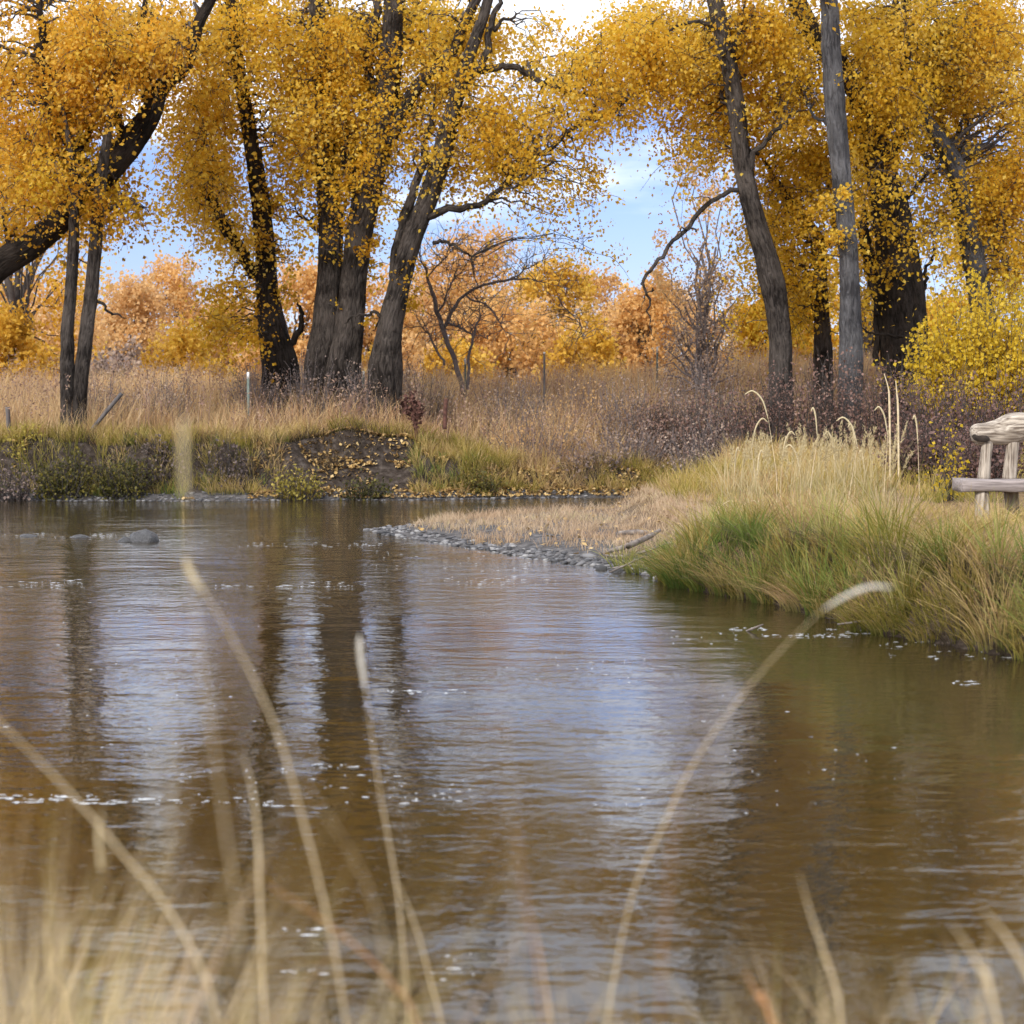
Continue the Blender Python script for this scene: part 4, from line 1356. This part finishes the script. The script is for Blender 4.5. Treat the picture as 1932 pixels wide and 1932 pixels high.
# ------------------------------------------------------------------ stalks with drooping seed heads
def stalk(rows, Y, label, name="grass_stalk", cat="grass stalk", group=None, w=4.0, head=None, mat='straw', hmat='straw_pale', hw=10.0, blade=False, to_ground=True):
    """rows: (u, v[, dy]) from tip to root; head: rows of the seed head from its tip."""
    Y = Y * .92 if Y < 5 else Y
    pts = np.array([P(r[0], r[1], Y + (r[2] if len(r) > 2 else 0)) for r in rows])
    if to_ground:
        dv = pts[-1] - pts[-2]
        e = pts[-1].copy()
        e[2] = float(G(e[0], e[1])) - .03
        e[0] += .75 * dv[0] * (e[2] - pts[-1][2]) / min(dv[2], -1e-3)
        pts = np.vstack([pts, e])
    S = catmull(pts, 6 * len(pts))
    n = len(S)
    b = S[-1]
    root = thing(name, b, label, cat, group)
    t = np.linspace(0, 1, n)
    w = w * .40 if Y < 5 else w
    rad = px(w, Y) / 2 * ((.12 + .88 * np.minimum(1, t * 2.2)) if blade else (.35 + .65 * np.minimum(1, t * 2)))
    sb = Buf()
    tube(sb, S, rad, 6, .05, 3, flat=.25 if blade else 1.0)
    sb.build("leaf_blade" if blade else "stem", M[mat], root, True)
    if head is not None:
        H = catmull(np.array([P(r[0], r[1], Y) for r in head]), 26)
        hb = Buf()
        m = len(H)
        th = np.linspace(0, 1, m)
        prof = np.sin(np.pi * np.clip(th * .92 + .06, 0, 1)) ** .55
        tube(hb, H, px(hw, Y) / 2 * .55 * prof + 1e-4, 7, .25, 5)
        ns = 200                                          # bristles and spikelets
        k = RNG.integers(0, m - 1, ns)
        d = unit(RNG.normal(size=(ns, 3)) + 1.2 * unit(H[k] - H[k + 1]))
        L = px(hw, Y) * RNG.uniform(.35, .75, ns) * prof[k]
        side = unit(np.cross(d, RNG.normal(size=(ns, 3)))) * (px(hw, Y) * .06)
        V = np.stack([H[k] - side, H[k] + side, H[k] + d * L[:, None]], 1).reshape(-1, 3)
        hb.add(V, None, np.arange(3 * ns).reshape(-1, 3), bark=np.zeros((3 * ns, 3)), tint=.5)
        hb.build("seed_head", M[hmat], root)
    return root


# reed heads behind the right bank
RH = "tall seed-head stalks behind the right bank"
RL = "tall pale grass stalk with feathery seed head behind right bank, %s from the left"
ORD = 'first second third fourth fifth sixth seventh eighth ninth tenth eleventh twelfth thirteenth'.split()
for ri, (u, v, dx, root_u) in enumerate(sorted([(1405, 738, 45, 1465), (1448, 790, -30, 1430), (1500, 815, -25, 1470), (1530, 770, 12, 1528), (1578, 788, 40, 1600), (1650, 768, 25, 1668),
                         (1722, 785, 10, 1735), (1555, 815, 20, 1575), (1480, 840, 30, 1512), (1440, 850, -12, 1425), (1620, 850, 12, 1640), (1395, 845, -10, 1382), (1600, 800, 14, 1612)])):
    Y = RNG.uniform(18.6, 20.5)
    stalk([(u + dx, v + 55), (u + dx + (root_u - u - dx) * .4, v + 95), (root_u, v + 160), (root_u, 945)], Y, RL % ORD[ri], group=RH, w=1.7,
          head=[(u, v + 6), (u + dx * .35, v), (u + dx * .75, v + 18), (u + dx, v + 55)], hw=5.5, hmat='straw_pale')
for u, v0, v1, u1, lab in [(1668, 705, 760, 1676, "pale bare stake leaning among the purple shrubs, taller of two"), (1690, 718, 765, 1692, "pale bare stake among the purple shrubs, shorter of two")]:
    stalk([(u, v0), (u1, (v0 + v1) / 2), (u1 + 2, v1), (u1 + 3, v1 + 60)], 23.0, lab, name="bare_stake", cat="stake", w=4, mat='straw')

# foreground stalks, out of focus close to the lens
stalk([(350, 940), (358, 1080), (378, 1240), (400, 1390), (424, 1560), (446, 1720), (462, 1940)], 1.6, "upright foreground stalk with tall pale seed head reaching the far bank",
      w=8, head=[(347, 785), (346, 840), (347, 890), (350, 945)], hw=18)
stalk([(385, 1115), (430, 1190), (478, 1280), (528, 1395), (572, 1550), (610, 1700), (655, 1940)], 2.3, "slanting foreground stalk with small pale head beside the tall one",
      w=12, head=[(350, 1055), (362, 1085), (388, 1122)], hw=20)
stalk([(690, 1300), (702, 1390), (716, 1490), (736, 1600), (752, 1700), (766, 1860), (772, 1960)], 2.9, "thin foreground stalk with short white seed head mid-river",
      w=9, head=[(678, 1200), (681, 1240), (690, 1305)], hw=17, hmat='straw_white')
stalk([(752, 1670), (785, 1750), (812, 1850), (838, 1960)], 2.85, "short forked foreground stalk beside the white-headed one", w=11)
stalk([(-20, 1345), (80, 1442), (170, 1538), (240, 1622), (310, 1705), (380, 1830), (415, 1960)], 2.2, "broken pale stalk slanting down from the left edge", w=15)
stalk([(192, 1530), (186, 1570), (190, 1640)], 2.2, "bleached leaf hanging from the broken slanting stalk", name="dry_leaf", cat="dry leaf", w=20, mat='straw_pale', blade=True, to_ground=False)
stalk([(505, 1668), (600, 1730), (690, 1802), (750, 1870), (800, 1960)], 2.3, "reddish-tan stalk slanting right at the bottom", w=12, mat='straw_red')
stalk([(1545, 1155), (1450, 1252), (1355, 1370), (1292, 1470), (1248, 1565), (1190, 1700), (1140, 1960)], 2.7, "long foreground stalk arching right with white bottlebrush head",
      w=7.5, head=[(1682, 1108), (1640, 1108), (1598, 1124), (1552, 1150)], hw=15, hmat='straw_white')
stalk([(455, 1420), (474, 1480), (486, 1580), (492, 1760), (500, 1960)], 2.4, "short straw blade between the two tall foreground stalks", w=16, blade=True, mat='straw')
stalk([(975, 1560), (988, 1680), (1010, 1790), (1030, 1960)], 1.7, "faint reddish stalk at bottom centre", w=8, mat='straw_red')
stalk([(1508, 1650), (1528, 1720), (1552, 1790), (1578, 1870), (1590, 1960)], 2.4, "pale curved blade low at right of centre", w=16, blade=True)
stalk([(1795, 1740), (1850, 1830), (1890, 1960)], 2.0, "yellow-green blade at bottom right, left of a pair", w=24, blade=True, mat='straw')
stalk([(1855, 1715), (1900, 1770), (1950, 1860), (1975, 1960)], 2.0, "yellow-green blade at bottom right corner, right of a pair", w=24, blade=True, mat='straw')
stalk([(1405, 1830), (1435, 1890), (1468, 1960)], 2.3, "orange blade at the bottom edge right of centre", w=22, blade=True, mat='straw_red')
stalk([(575, 1480), (650, 1590), (700, 1690), (725, 1800), (730, 1960)], 1.6, "faint olive stalk behind the slanting foreground stalk", w=6, mat='straw')
stalk([(1290, 1440), (1275, 1540), (1262, 1660), (1250, 1800), (1244, 1960)], 1.6, "very faint reddish stalk crossing the arching stalk", w=6, mat='straw_red')
stalk([(945, 1290), (955, 1420), (968, 1600), (975, 1800), (980, 1960)], 1.45, "very faint pale stalk at centre of the river", w=4, mat='straw')

# foreground grass mass on the near bank
fb = Buf()


def fore(n, u0, u1, vt0, vt1, Y0, Y1, lean, sd, w=(.003, .007), tint=.45):
    n, w = int(n * 1.8), (w[0] * .7, w[1] * .65)
    Y = RNG.uniform(Y0, Y1, n)
    u = RNG.uniform(u0, u1, n)
    x = (u - CX) / F * Y
    vt = RNG.uniform(vt0, vt1, n)
    top = CAMH - (vt - HZ) / F * Y
    z = G(x, Y) - .03
    blades(fb, np.stack([x, Y, z], 1), np.maximum(.2, top - z), RNG.uniform(w[0], w[1], n), RNG.normal(0, sd, (n, 2)) * np.array([1, .4]) + np.array([lean, 0]),
           np.clip(tint + RNG.normal(0, .25, n), 0, 1), 7, .3)


fore(95, -300, 200, 1560, 1900, 1.1, 2.8, .06, .24, (.003, .009))
fore(60, -300, 140, 1500, 1720, 1.2, 2.6, .08, .20, (.003, .007), .3)
fore(40, -300, 180, 1560, 1900, 1.2, 2.6, .04, .26, (.004, .009), .95)
fore(45, -250, 330, 1600, 1940, 1.1, 2.2, .02, .35, (.003, .007), .55)
fore(40, 150, 480, 1660, 1960, 1.1, 2.8, .04, .2, (.003, .008))
fore(30, 450, 1100, 1740, 1980, 1.1, 2.6, .0, .2, (.003, .007), .6)
fore(50, 1100, 1500, 1800, 1990, 1.1, 2.6, -.02, .25, (.003, .007), .7)
fore(110, 1450, 2150, 1740, 1980, 1.1, 2.8, -.05, .28, (.003, .007), .65)
fore(16, -200, 260, 1280, 1500, 1.1, 1.8, .05, .16, (.002, .004))
tag(fb.build("foreground_grass", M['foregrass'], kind="stuff"), "blurred straw-coloured grass close to the lens on the near bank", "grass")


# ------------------------------------------------------------------ bench
def rounded_box(buf, c, size, bev=.012, jitter=.0, seed=0):
    """Box with chamfered long edges, a few cross sections along X for hand-hewn unevenness."""
    lx, ly, lz = np.array(size) / 2
    rng = np.random.default_rng(seed)
    xs = np.concatenate([[-lx, -lx + bev], np.linspace(-lx + .1, lx - .1, 9), [lx - bev, lx]])
    prof = np.array([(-ly + bev, -lz), (ly - bev, -lz), (ly, -lz + bev), (ly, lz - bev), (ly - bev, lz), (-ly + bev, lz), (-ly, lz - bev), (-ly, -lz + bev)])
    V = []
    for k, x in enumerate(xs):
        s = .9 if k in (0, len(xs) - 1) else 1
        p = prof * s + rng.normal(0, jitter, (8, 2))
        for a, b in p:
            V.append((c[0] + x, c[1] + a, c[2] + b))
    Q = [(i * 8 + j, i * 8 + (j + 1) % 8, (i + 1) * 8 + (j + 1) % 8, (i + 1) * 8 + j) for i in range(len(xs) - 1) for j in range(8)]
    m = len(V)
    V += [(c[0] - lx, c[1], c[2]), (c[0] + lx, c[1], c[2])]
    T = [(m, (j + 1) % 8, j) for j in range(8)] + [(m + 1, (len(xs) - 1) * 8 + j, (len(xs) - 1) * 8 + (j + 1) % 8) for j in range(8)]
    buf.add(np.array(V), Q, T)


def bench():
    Y = 16.6
    s0 = P(1805, 903, Y)
    gz = float(G(s0[0] + .7, Y))
    root = thing("log_bench", (s0[0] + .8, Y, gz), "rustic bench with pale gnarled log back and grey plank seat at right edge", "bench")
    zt = P(1805, 903, Y)[2]
    zb = P(1805, 926, Y)[2]
    b = Buf()
    rounded_box(b, (s0[0] + .80, Y - .05, (zt + zb) / 2), (1.62, .40, zt - zb), .012, .004, 3)
    b.build("seat", M['wood_grey'], root)
    # gnarled back log: a swept, lumpy tube with a dark hollow at its left end
    rows = [(1833, 822, 22), (1842, 820, 40), (1862, 818, 42), (1885, 815, 50), (1905, 810, 58), (1925, 806, 56), (1960, 806, 50), (2010, 808, 46), (2070, 812, 50), (2120, 814, 44), (2138, 815, 26)]
    R = np.array([[*P(u, v, Y + .17), px(w, Y) / 2] for u, v, w in rows])
    S = catmull(R, 60)
    lb = Buf()
    tube(lb, S[:, :3], S[:, 3], 28, .11, 9)
    log = lb.build("back_log", M['wood_pale'], root, True)
    kb = Buf()
    kc = P(1846, 826, Y + .17)
    kc[1] -= .098
    th = np.linspace(0, 2 * np.pi, 14, endpoint=False)
    ring = np.stack([kc[0] + .075 * np.cos(th), kc[1] - .02 * np.cos(th) + .012, kc[2] + .036 * np.sin(th) - .012 * np.cos(th)], 1)
    inn = kc + (ring - kc) * .5 + np.array([0, -.012, 0])
    V = np.vstack([ring, inn, kc + np.array([0, -.004, 0])])
    Q = [(i, (i + 1) % 14, 14 + (i + 1) % 14, 14 + i) for i in range(14)]
    T = [(14 + i, 14 + (i + 1) % 14, 28) for i in range(14)]
    kb.add(V, Q, T)
    kb.build("knot_hole", M['knot'], log, True)
    for u, w in ((1860, 21), (1908, 24), (1975, 22), (2050, 22), (2105, 22)):
        pts, rad = limb_path([(u - 4, 905, w + 3), (u - 1, 870, w), (u + 3, 838, w - 1), (u + 6, 822, w - 4)], Y + .14)
        b = Buf()
        tube(b, pts, rad, 12, .08, int(u))
        b.build("back_post", M['wood_post'], root, True)
    for u, dy in ((1852, -.16), (1908, .12), (2095, -.16), (2060, .12)):
        a = P(u, 925, Y + dy)
        e = a.copy()
        e[2] = float(G(a[0], Y + dy)) - .06
        b = Buf()
        tube(b, catmull(np.array([a, (a + e) / 2 + np.array([.01, 0, 0]), e]), 8), np.linspace(.062, .075, 8), 12, .10, int(u) + 2)
        b.build("leg", M['wood_post'], root, True)


bench()


# ------------------------------------------------------------------ fence posts, stakes and weed
def tpost(u, vt, Y, label, hgt=1.25, white=.12, mat='post_steel', tilt=0.0):
    """Studded steel T-section post with a white painted top."""
    t = P(u, vt, Y)
    g = float(G(t[0], Y))
    root = thing("fence_post", (t[0], Y, g), label, "fence post", "steel fence posts across the meadow")
    z0, z1, zt = g - .1, t[2] - white, t[2]

    def tee(za, zb):
        b = Buf()
        for x0, x1, y0, y1 in ((-.022, .022, -.004, .004), (-.004, .004, .004, .034)):
            o = np.array([t[0], Y, 0])
            V = np.array([(x0, y0, za), (x1, y0, za), (x1, y1, za), (x0, y1, za), (x0, y0, zb), (x1, y0, zb), (x1, y1, zb), (x0, y1, zb)]) + o
            V[:, 0] += (V[:, 2] - g) * tilt
            b.add(V, [(0, 3, 2, 1), (4, 5, 6, 7), (0, 1, 5, 4), (1, 2, 6, 5), (2, 3, 7, 6), (3, 0, 4, 7)])
        return b
    tee(z0, z1).build("post_shaft", M[mat], root)
    tee(z1, zt).build("painted_top", M['post_white'], root)


tpost(468, 702, 33.5, "green steel post with white top left of the central clump", tilt=.0)
tpost(686, 700, 37.0, "steel post with white tip in grass below the central clump")
tpost(878, 676, 39.0, "steel post with white tip at foot of the bare grey tree")
tpost(1027, 664, 38.0, "tall dark steel post right of the bare grey tree", white=.04, mat='post_wood')
tpost(1240, 654, 41.0, "steel post with white tip below the drooping bare limb")


def wood_post(rows, Y, label, w, mat='post_wood', name="wooden_post", cat="post"):
    pts, rad = limb_path([(u, v, w) for u, v in rows], Y)
    b = Buf()
    tube(b, pts, rad, 8, .08, 2)
    o = b.build(name, M[mat], None, True)
    return tag(o, label, cat)


C = spaced(500, (2.0, 4.8, 18.4, 21.5), lambda x, y, z, f, r: (x > .115 * y) & (x < .2 * y), .12)[:90]
hb_ = Buf()
n = len(C)
H = RNG.uniform(.55, .88, n)
lean = RNG.normal(0, .12, (n, 2)) + np.array([.05, -.05])
blades(hb_, C, H, .006, lean, RNG.uniform(0, 1, n), 4)
k = np.repeat(np.arange(n), 46)
t = RNG.uniform(.74, 1.0, len(k))
c = C[k] + np.stack([H[k] * lean[k, 0] * t ** 1.8, H[k] * lean[k, 1] * t ** 1.8, H[k] * t], 1) + RNG.normal(0, .007, (len(k), 3))
d = unit(RNG.normal(size=(len(k), 3)) * .6 + np.array([.2, 0, 1.0]))
q_ = unit(np.cross(d, RNG.normal(size=(len(k), 3)))) * .004
hb_.add(np.stack([c - q_, c + d * .035, c + q_, c - d * .01], 1).reshape(-1, 3), np.arange(4 * len(k)).reshape(-1, 4), tint=np.repeat(RNG.uniform(.4, .7, len(k)), 4), along=np.ones(4 * len(k)))
tag(hb_.build("reed_seed_heads", M['palegrass'], kind="stuff"), "dense fine pale seed heads standing in the reeds behind the right bank", "grass")

wood_post([(230, 742), (202, 775), (172, 812)], 31.6, "dark wooden post leaning diagonally in the left meadow", 8)
wood_post([(14, 768), (16, 800), (17, 850)], 31.6, "upright dark wooden post stub at the left edge", 9)
wood_post([(842, 752), (840, 775), (839, 810)], 32.0, "short brown stump post in the grass right of the rusty weed", 8, 'rust')


def dried_weed():
    Y = 31.8
    root = thing("dried_weed", P(783, 825, Y), "rust-brown dried dock weed standing on the dark bank hump", "weed")
    rows = [[(786, 835, 6), (784, 800, 6), (780, 770, 6), (776, 742, 4)], [(782, 790, 5), (768, 775, 5), (762, 757, 3)], [(784, 800, 5), (792, 780, 4), (788, 762, 3)]]
    lb = Buf()
    for k, r in enumerate(rows):
        pts, rad = limb_path(r, Y)
        b = Buf()
        tube(b, pts, rad, 7, .2, k)
        b.build("stem", M['rust'], root, True)
        for q in pts[len(pts) // 3:]:
            leaf_quads(lb, q + RNG.normal(size=(16, 3)) * .035, .05, RNG.uniform(.0, .5, 16))
    lb.build("seed_cluster", M['rust'], root, kind="stuff")


dried_weed()


# ------------------------------------------------------------------ stones, driftwood, litter, froth and painted ripple glints
def stone_mesh(seed, sub=1, jit=.2):
    import bmesh
    bm = bmesh.new()
    bmesh.ops.create_icosphere(bm, subdivisions=sub, radius=1)
    rng = np.random.default_rng(seed)
    for v in bm.verts:
        v.co *= 1 + rng.uniform(-jit, jit)
        v.co.z *= .55
    me = bpy.data.meshes.new("stone")
    bm.to_mesh(me)
    bm.free()
    me.materials.append(M['stone'])
    for p in me.polygons:
        p.use_smooth = True
    return me


SM = [stone_mesh(k, 1) for k in range(6)]
pts, f, r = scatter(9000, -1.9, 2.3, 16.2, 25.5, lambda x, y, z, f, r: (r > -.12) & (r < .28) & ((x < 1.25) | (y > 16.4)) & (y < 24.5))
pts = pts[np.argsort(pts[:, 1])]
keep = pts[RNG.permutation(len(pts))]
for k, c in enumerate(keep[:260]):
    o = bpy.data.objects.new("stone", SM[k % 6])
    s = RNG.uniform(.016, .042) * (1.4 if k % 13 == 0 else 1)
    o.scale = (s * RNG.uniform(.9, 1.5), s, s)
    o.rotation_euler = (RNG.uniform(-.3, .3), RNG.uniform(-.3, .3), RNG.uniform(0, 6.28))
    o.location = (c[0], c[1], max(c[2], -.02) + s * .2)
    o.parent = ground
    COL.objects.link(o)
pb = Buf()
base = np.array([v.co[:] for v in SM[0].vertices])
tri = np.array([p.vertices[:] for p in SM[0].polygons])
extra, f, r = scatter(5000, -11, 3.0, 29.3, 32, lambda x, y, z, f, r: (f > -.12) & (f < .45) & (r < -.05))
for c in np.vstack([keep[260:1900], extra[:900]]):
    s = RNG.uniform(.010, .030) * (1.3 if c[1] > 28 else 1)
    a = RNG.uniform(0, 6.28)
    R = np.array([[math.cos(a), -math.sin(a), 0], [math.sin(a), math.cos(a), 0], [0, 0, 1]])
    pb.add(base @ R.T * s * np.array([1.3, 1, .9]) + np.array([c[0], c[1], max(c[2], -.01) + s * .2]), None, tri)
o = pb.build("gravel", M['stone'], ground, True, kind="stuff")

# boulder out in the river with its lesser stones
def river_rock(u, v, wpx, hpx, label, seed):
    c = on_water(u, v)
    Y = c[1]
    me = stone_mesh(seed, 3, .05)
    for q in me.vertices:
        k = 1 + .22 * float(vnoise(q.co.x * 1.3 + q.co.z, q.co.y * 1.3, .6, seed)) + .10 * float(vnoise(q.co.x + 2 * q.co.z, q.co.y - q.co.z, .22, seed))
        q.co *= k
    me.materials[0] = M['wet_rock']
    o = bpy.data.objects.new("river_rock", me)
    o.scale = (px(wpx, Y) / 2, px(wpx, Y) / 2 * .8, px(hpx, Y) / 2 / .3)
    o.location = (c[0], c[1], -.01)
    COL.objects.link(o)
    tag(o, label, "rock", "rocks breaking the river surface")


river_rock(272, 1022, 52, 26, "largest wet grey rock breaking the river surface at left", 31)
river_rock(238, 1022, 30, 11, "small wet rock just left of the largest river rock", 32)
river_rock(150, 1014, 34, 7, "low flat rock in the riffle left of the largest river rock", 33)
river_rock(55, 1012, 34, 7, "low flat rock in the riffle nearest the left edge", 34)
river_rock(1135, 1075, 22, 14, "dark wet stone at the water's edge below the driftwood", 35)
river_rock(1165, 1080, 24, 12, "dark wet stone right of another beside the driftwood", 36)


def stick(rows, Y, label, name="driftwood_branch", mat='drift', z=None, sides=8):
    pts = []
    for u, v, w, h in rows:
        c = on_water(u, v, h)
        pts.append([*c, px(w, c[1]) / 2])
    S = catmull(np.array(pts), 5 * len(pts))
    b = Buf()
    tube(b, S[:, :3], S[:, 3], sides, .15, int(rows[0][0]))
    o = b.build(name, M[mat], None, True)
    tag(o, label, "driftwood", "driftwood on the gravel bar")


stick([(1150, 1040, 8, .10), (1185, 1030, 11, .17), (1225, 1012, 10, .22), (1245, 1000, 6, .26)], 18, "thickest dark driftwood branch at the bar's grassy end")
stick([(1140, 1048, 4, .06), (1180, 1050, 6, .10), (1225, 1038, 5, .16), (1270, 1022, 4, .22)], 18, "pale driftwood branch below the thickest dark one")
stick([(1155, 1072, 3, .02), (1195, 1066, 5, .06), (1235, 1072, 5, .04), (1262, 1084, 4, .02)], 17, "curved driftwood branch lying at the water's edge")
stick([(1168, 1006, 8, .14), (1200, 1004, 10, .16), (1240, 1006, 8, .15)], 19, "short thick driftwood log behind the others")
stick([(1150, 1080, 3, .02), (1190, 1062, 4, .09), (1215, 1050, 3, .14)], 17, "thin driftwood twig crossing the curved branch")
stick([(1408, 1190, 3, .00), (1420, 1186, 5, .02), (1440, 1178, 3, .05)], 13, "short dark twig poking out of the still water")
stick([(1580, 1178, 4, .05), (1640, 1172, 5, .07), (1690, 1178, 4, .04)], 13, "pale twig lying along the right bank's waterline")

# fallen leaves on the banks and floating
B, f, r = scatter(60000, -9, 6, 29.4, 34, lambda x, y, z, f, r: (f > .0) & (f < 2.4) & (r < .3) & (vnoise(x, y, .7, 61) > np.where(x < -4.2, .45, np.where((x < -1.6) & (f < 1.15), np.where(vnoise(x * .35, y, .2, 62) > -.25, -1, .35), np.where(f < .5, -.5, 0.05)))))
lb = Buf()
B[:, 2] += .045
B = B[:20000]
leaf_quads(lb, B, .052, RNG.uniform(0, 1, len(B)), up=2.2)
B, f, r = scatter(7000, -1.5, 3.2, 17, 31, lambda x, y, z, f, r: (r > .2) & (x < 2.6))
B[:, 2] += .03
B = B[:350]
leaf_quads(lb, B, .045, RNG.uniform(.2, 1, len(B)), up=3.0)
tag(lb.build("fallen_leaf_litter", M['litter'], kind="stuff"), "yellow fallen leaves scattered over the banks", "leaf litter")

fm = Buf()


def foam_glint(u0, u1, v0, v1, n, s0=4, s1=12):  # flat white flecks: some froth, and ripple glints painted as geometry
    for _ in range(int(n * 1.2)):
        u, v = RNG.uniform(u0, u1), RNG.uniform(v0, v1)
        c = on_water(u, v)
        Y = c[1]
        rx = px(RNG.uniform(.3, 1.0) ** 2 * s1 * 1.7, Y)
        ry = rx * RNG.uniform(.10, .28) + .002
        th = np.linspace(0, 2 * np.pi, 8, endpoint=False)
        q = RNG.uniform(.45, 1.2, 8)
        V = np.stack([c[0] + rx * q * np.cos(th), c[1] + ry * q * np.sin(th), np.full(8, .002)], 1)
        V = np.vstack([V, [c[0], c[1], .004]])
        fm.add(V, None, [(i, (i + 1) % 8, 8) for i in range(8)])


for a in [(0, 230, 1500, 1516, 26, 6, 16), (150, 480, 1505, 1520, 22, 5, 14), (480, 620, 1512, 1522, 8, 4, 10), (585, 685, 1443, 1450, 12, 4, 10), (730, 900, 1302, 1309, 16, 3, 8),
          (640, 900, 1460, 1520, 28, 2, 7), (330, 640, 1440, 1500, 16, 2, 6), (520, 600, 1752, 1766, 8, 6, 14), (520, 620, 1830, 1840, 5, 4, 9), (790, 900, 1796, 1850, 8, 4, 10),
          (0, 160, 1090, 1110, 22, 2, 6), (400, 680, 1104, 1108, 24, 2, 6), (560, 700, 1098, 1102, 8, 2, 6), (450, 720, 1024, 1032, 30, 1.5, 4), (800, 1050, 1088, 1104, 34, 1.5, 5),
          (700, 1000, 1035, 1080, 40, 1.2, 3.5), (0, 240, 1006, 1014, 26, 2, 5), (1380, 1460, 1184, 1190, 14, 2, 6), (1420, 1600, 1196, 1204, 26, 2, 7), (1560, 1640, 1186, 1204, 16, 2, 8),
          (1640, 1932, 1210, 1245, 30, 2, 6), (1250, 1400, 1190, 1215, 14, 1.5, 4), (1795, 1842, 1284, 1294, 9, 4, 9), (1200, 1500, 1290, 1560, 16, 1.5, 4), (1500, 1700, 1380, 1520, 10, 1.5, 4),
          (1100, 1250, 1480, 1520, 6, 2, 5), (950, 1250, 1230, 1300, 18, 1.2, 3.5), (0, 900, 1120, 1420, 30, 1.2, 4)]:
    foam_glint(*a)
tag(fm.build("foam_glint", M['foam_glint'], kind="stuff"), "white flecks of froth and painted ripple glints in lines on the river", "foam_glint")
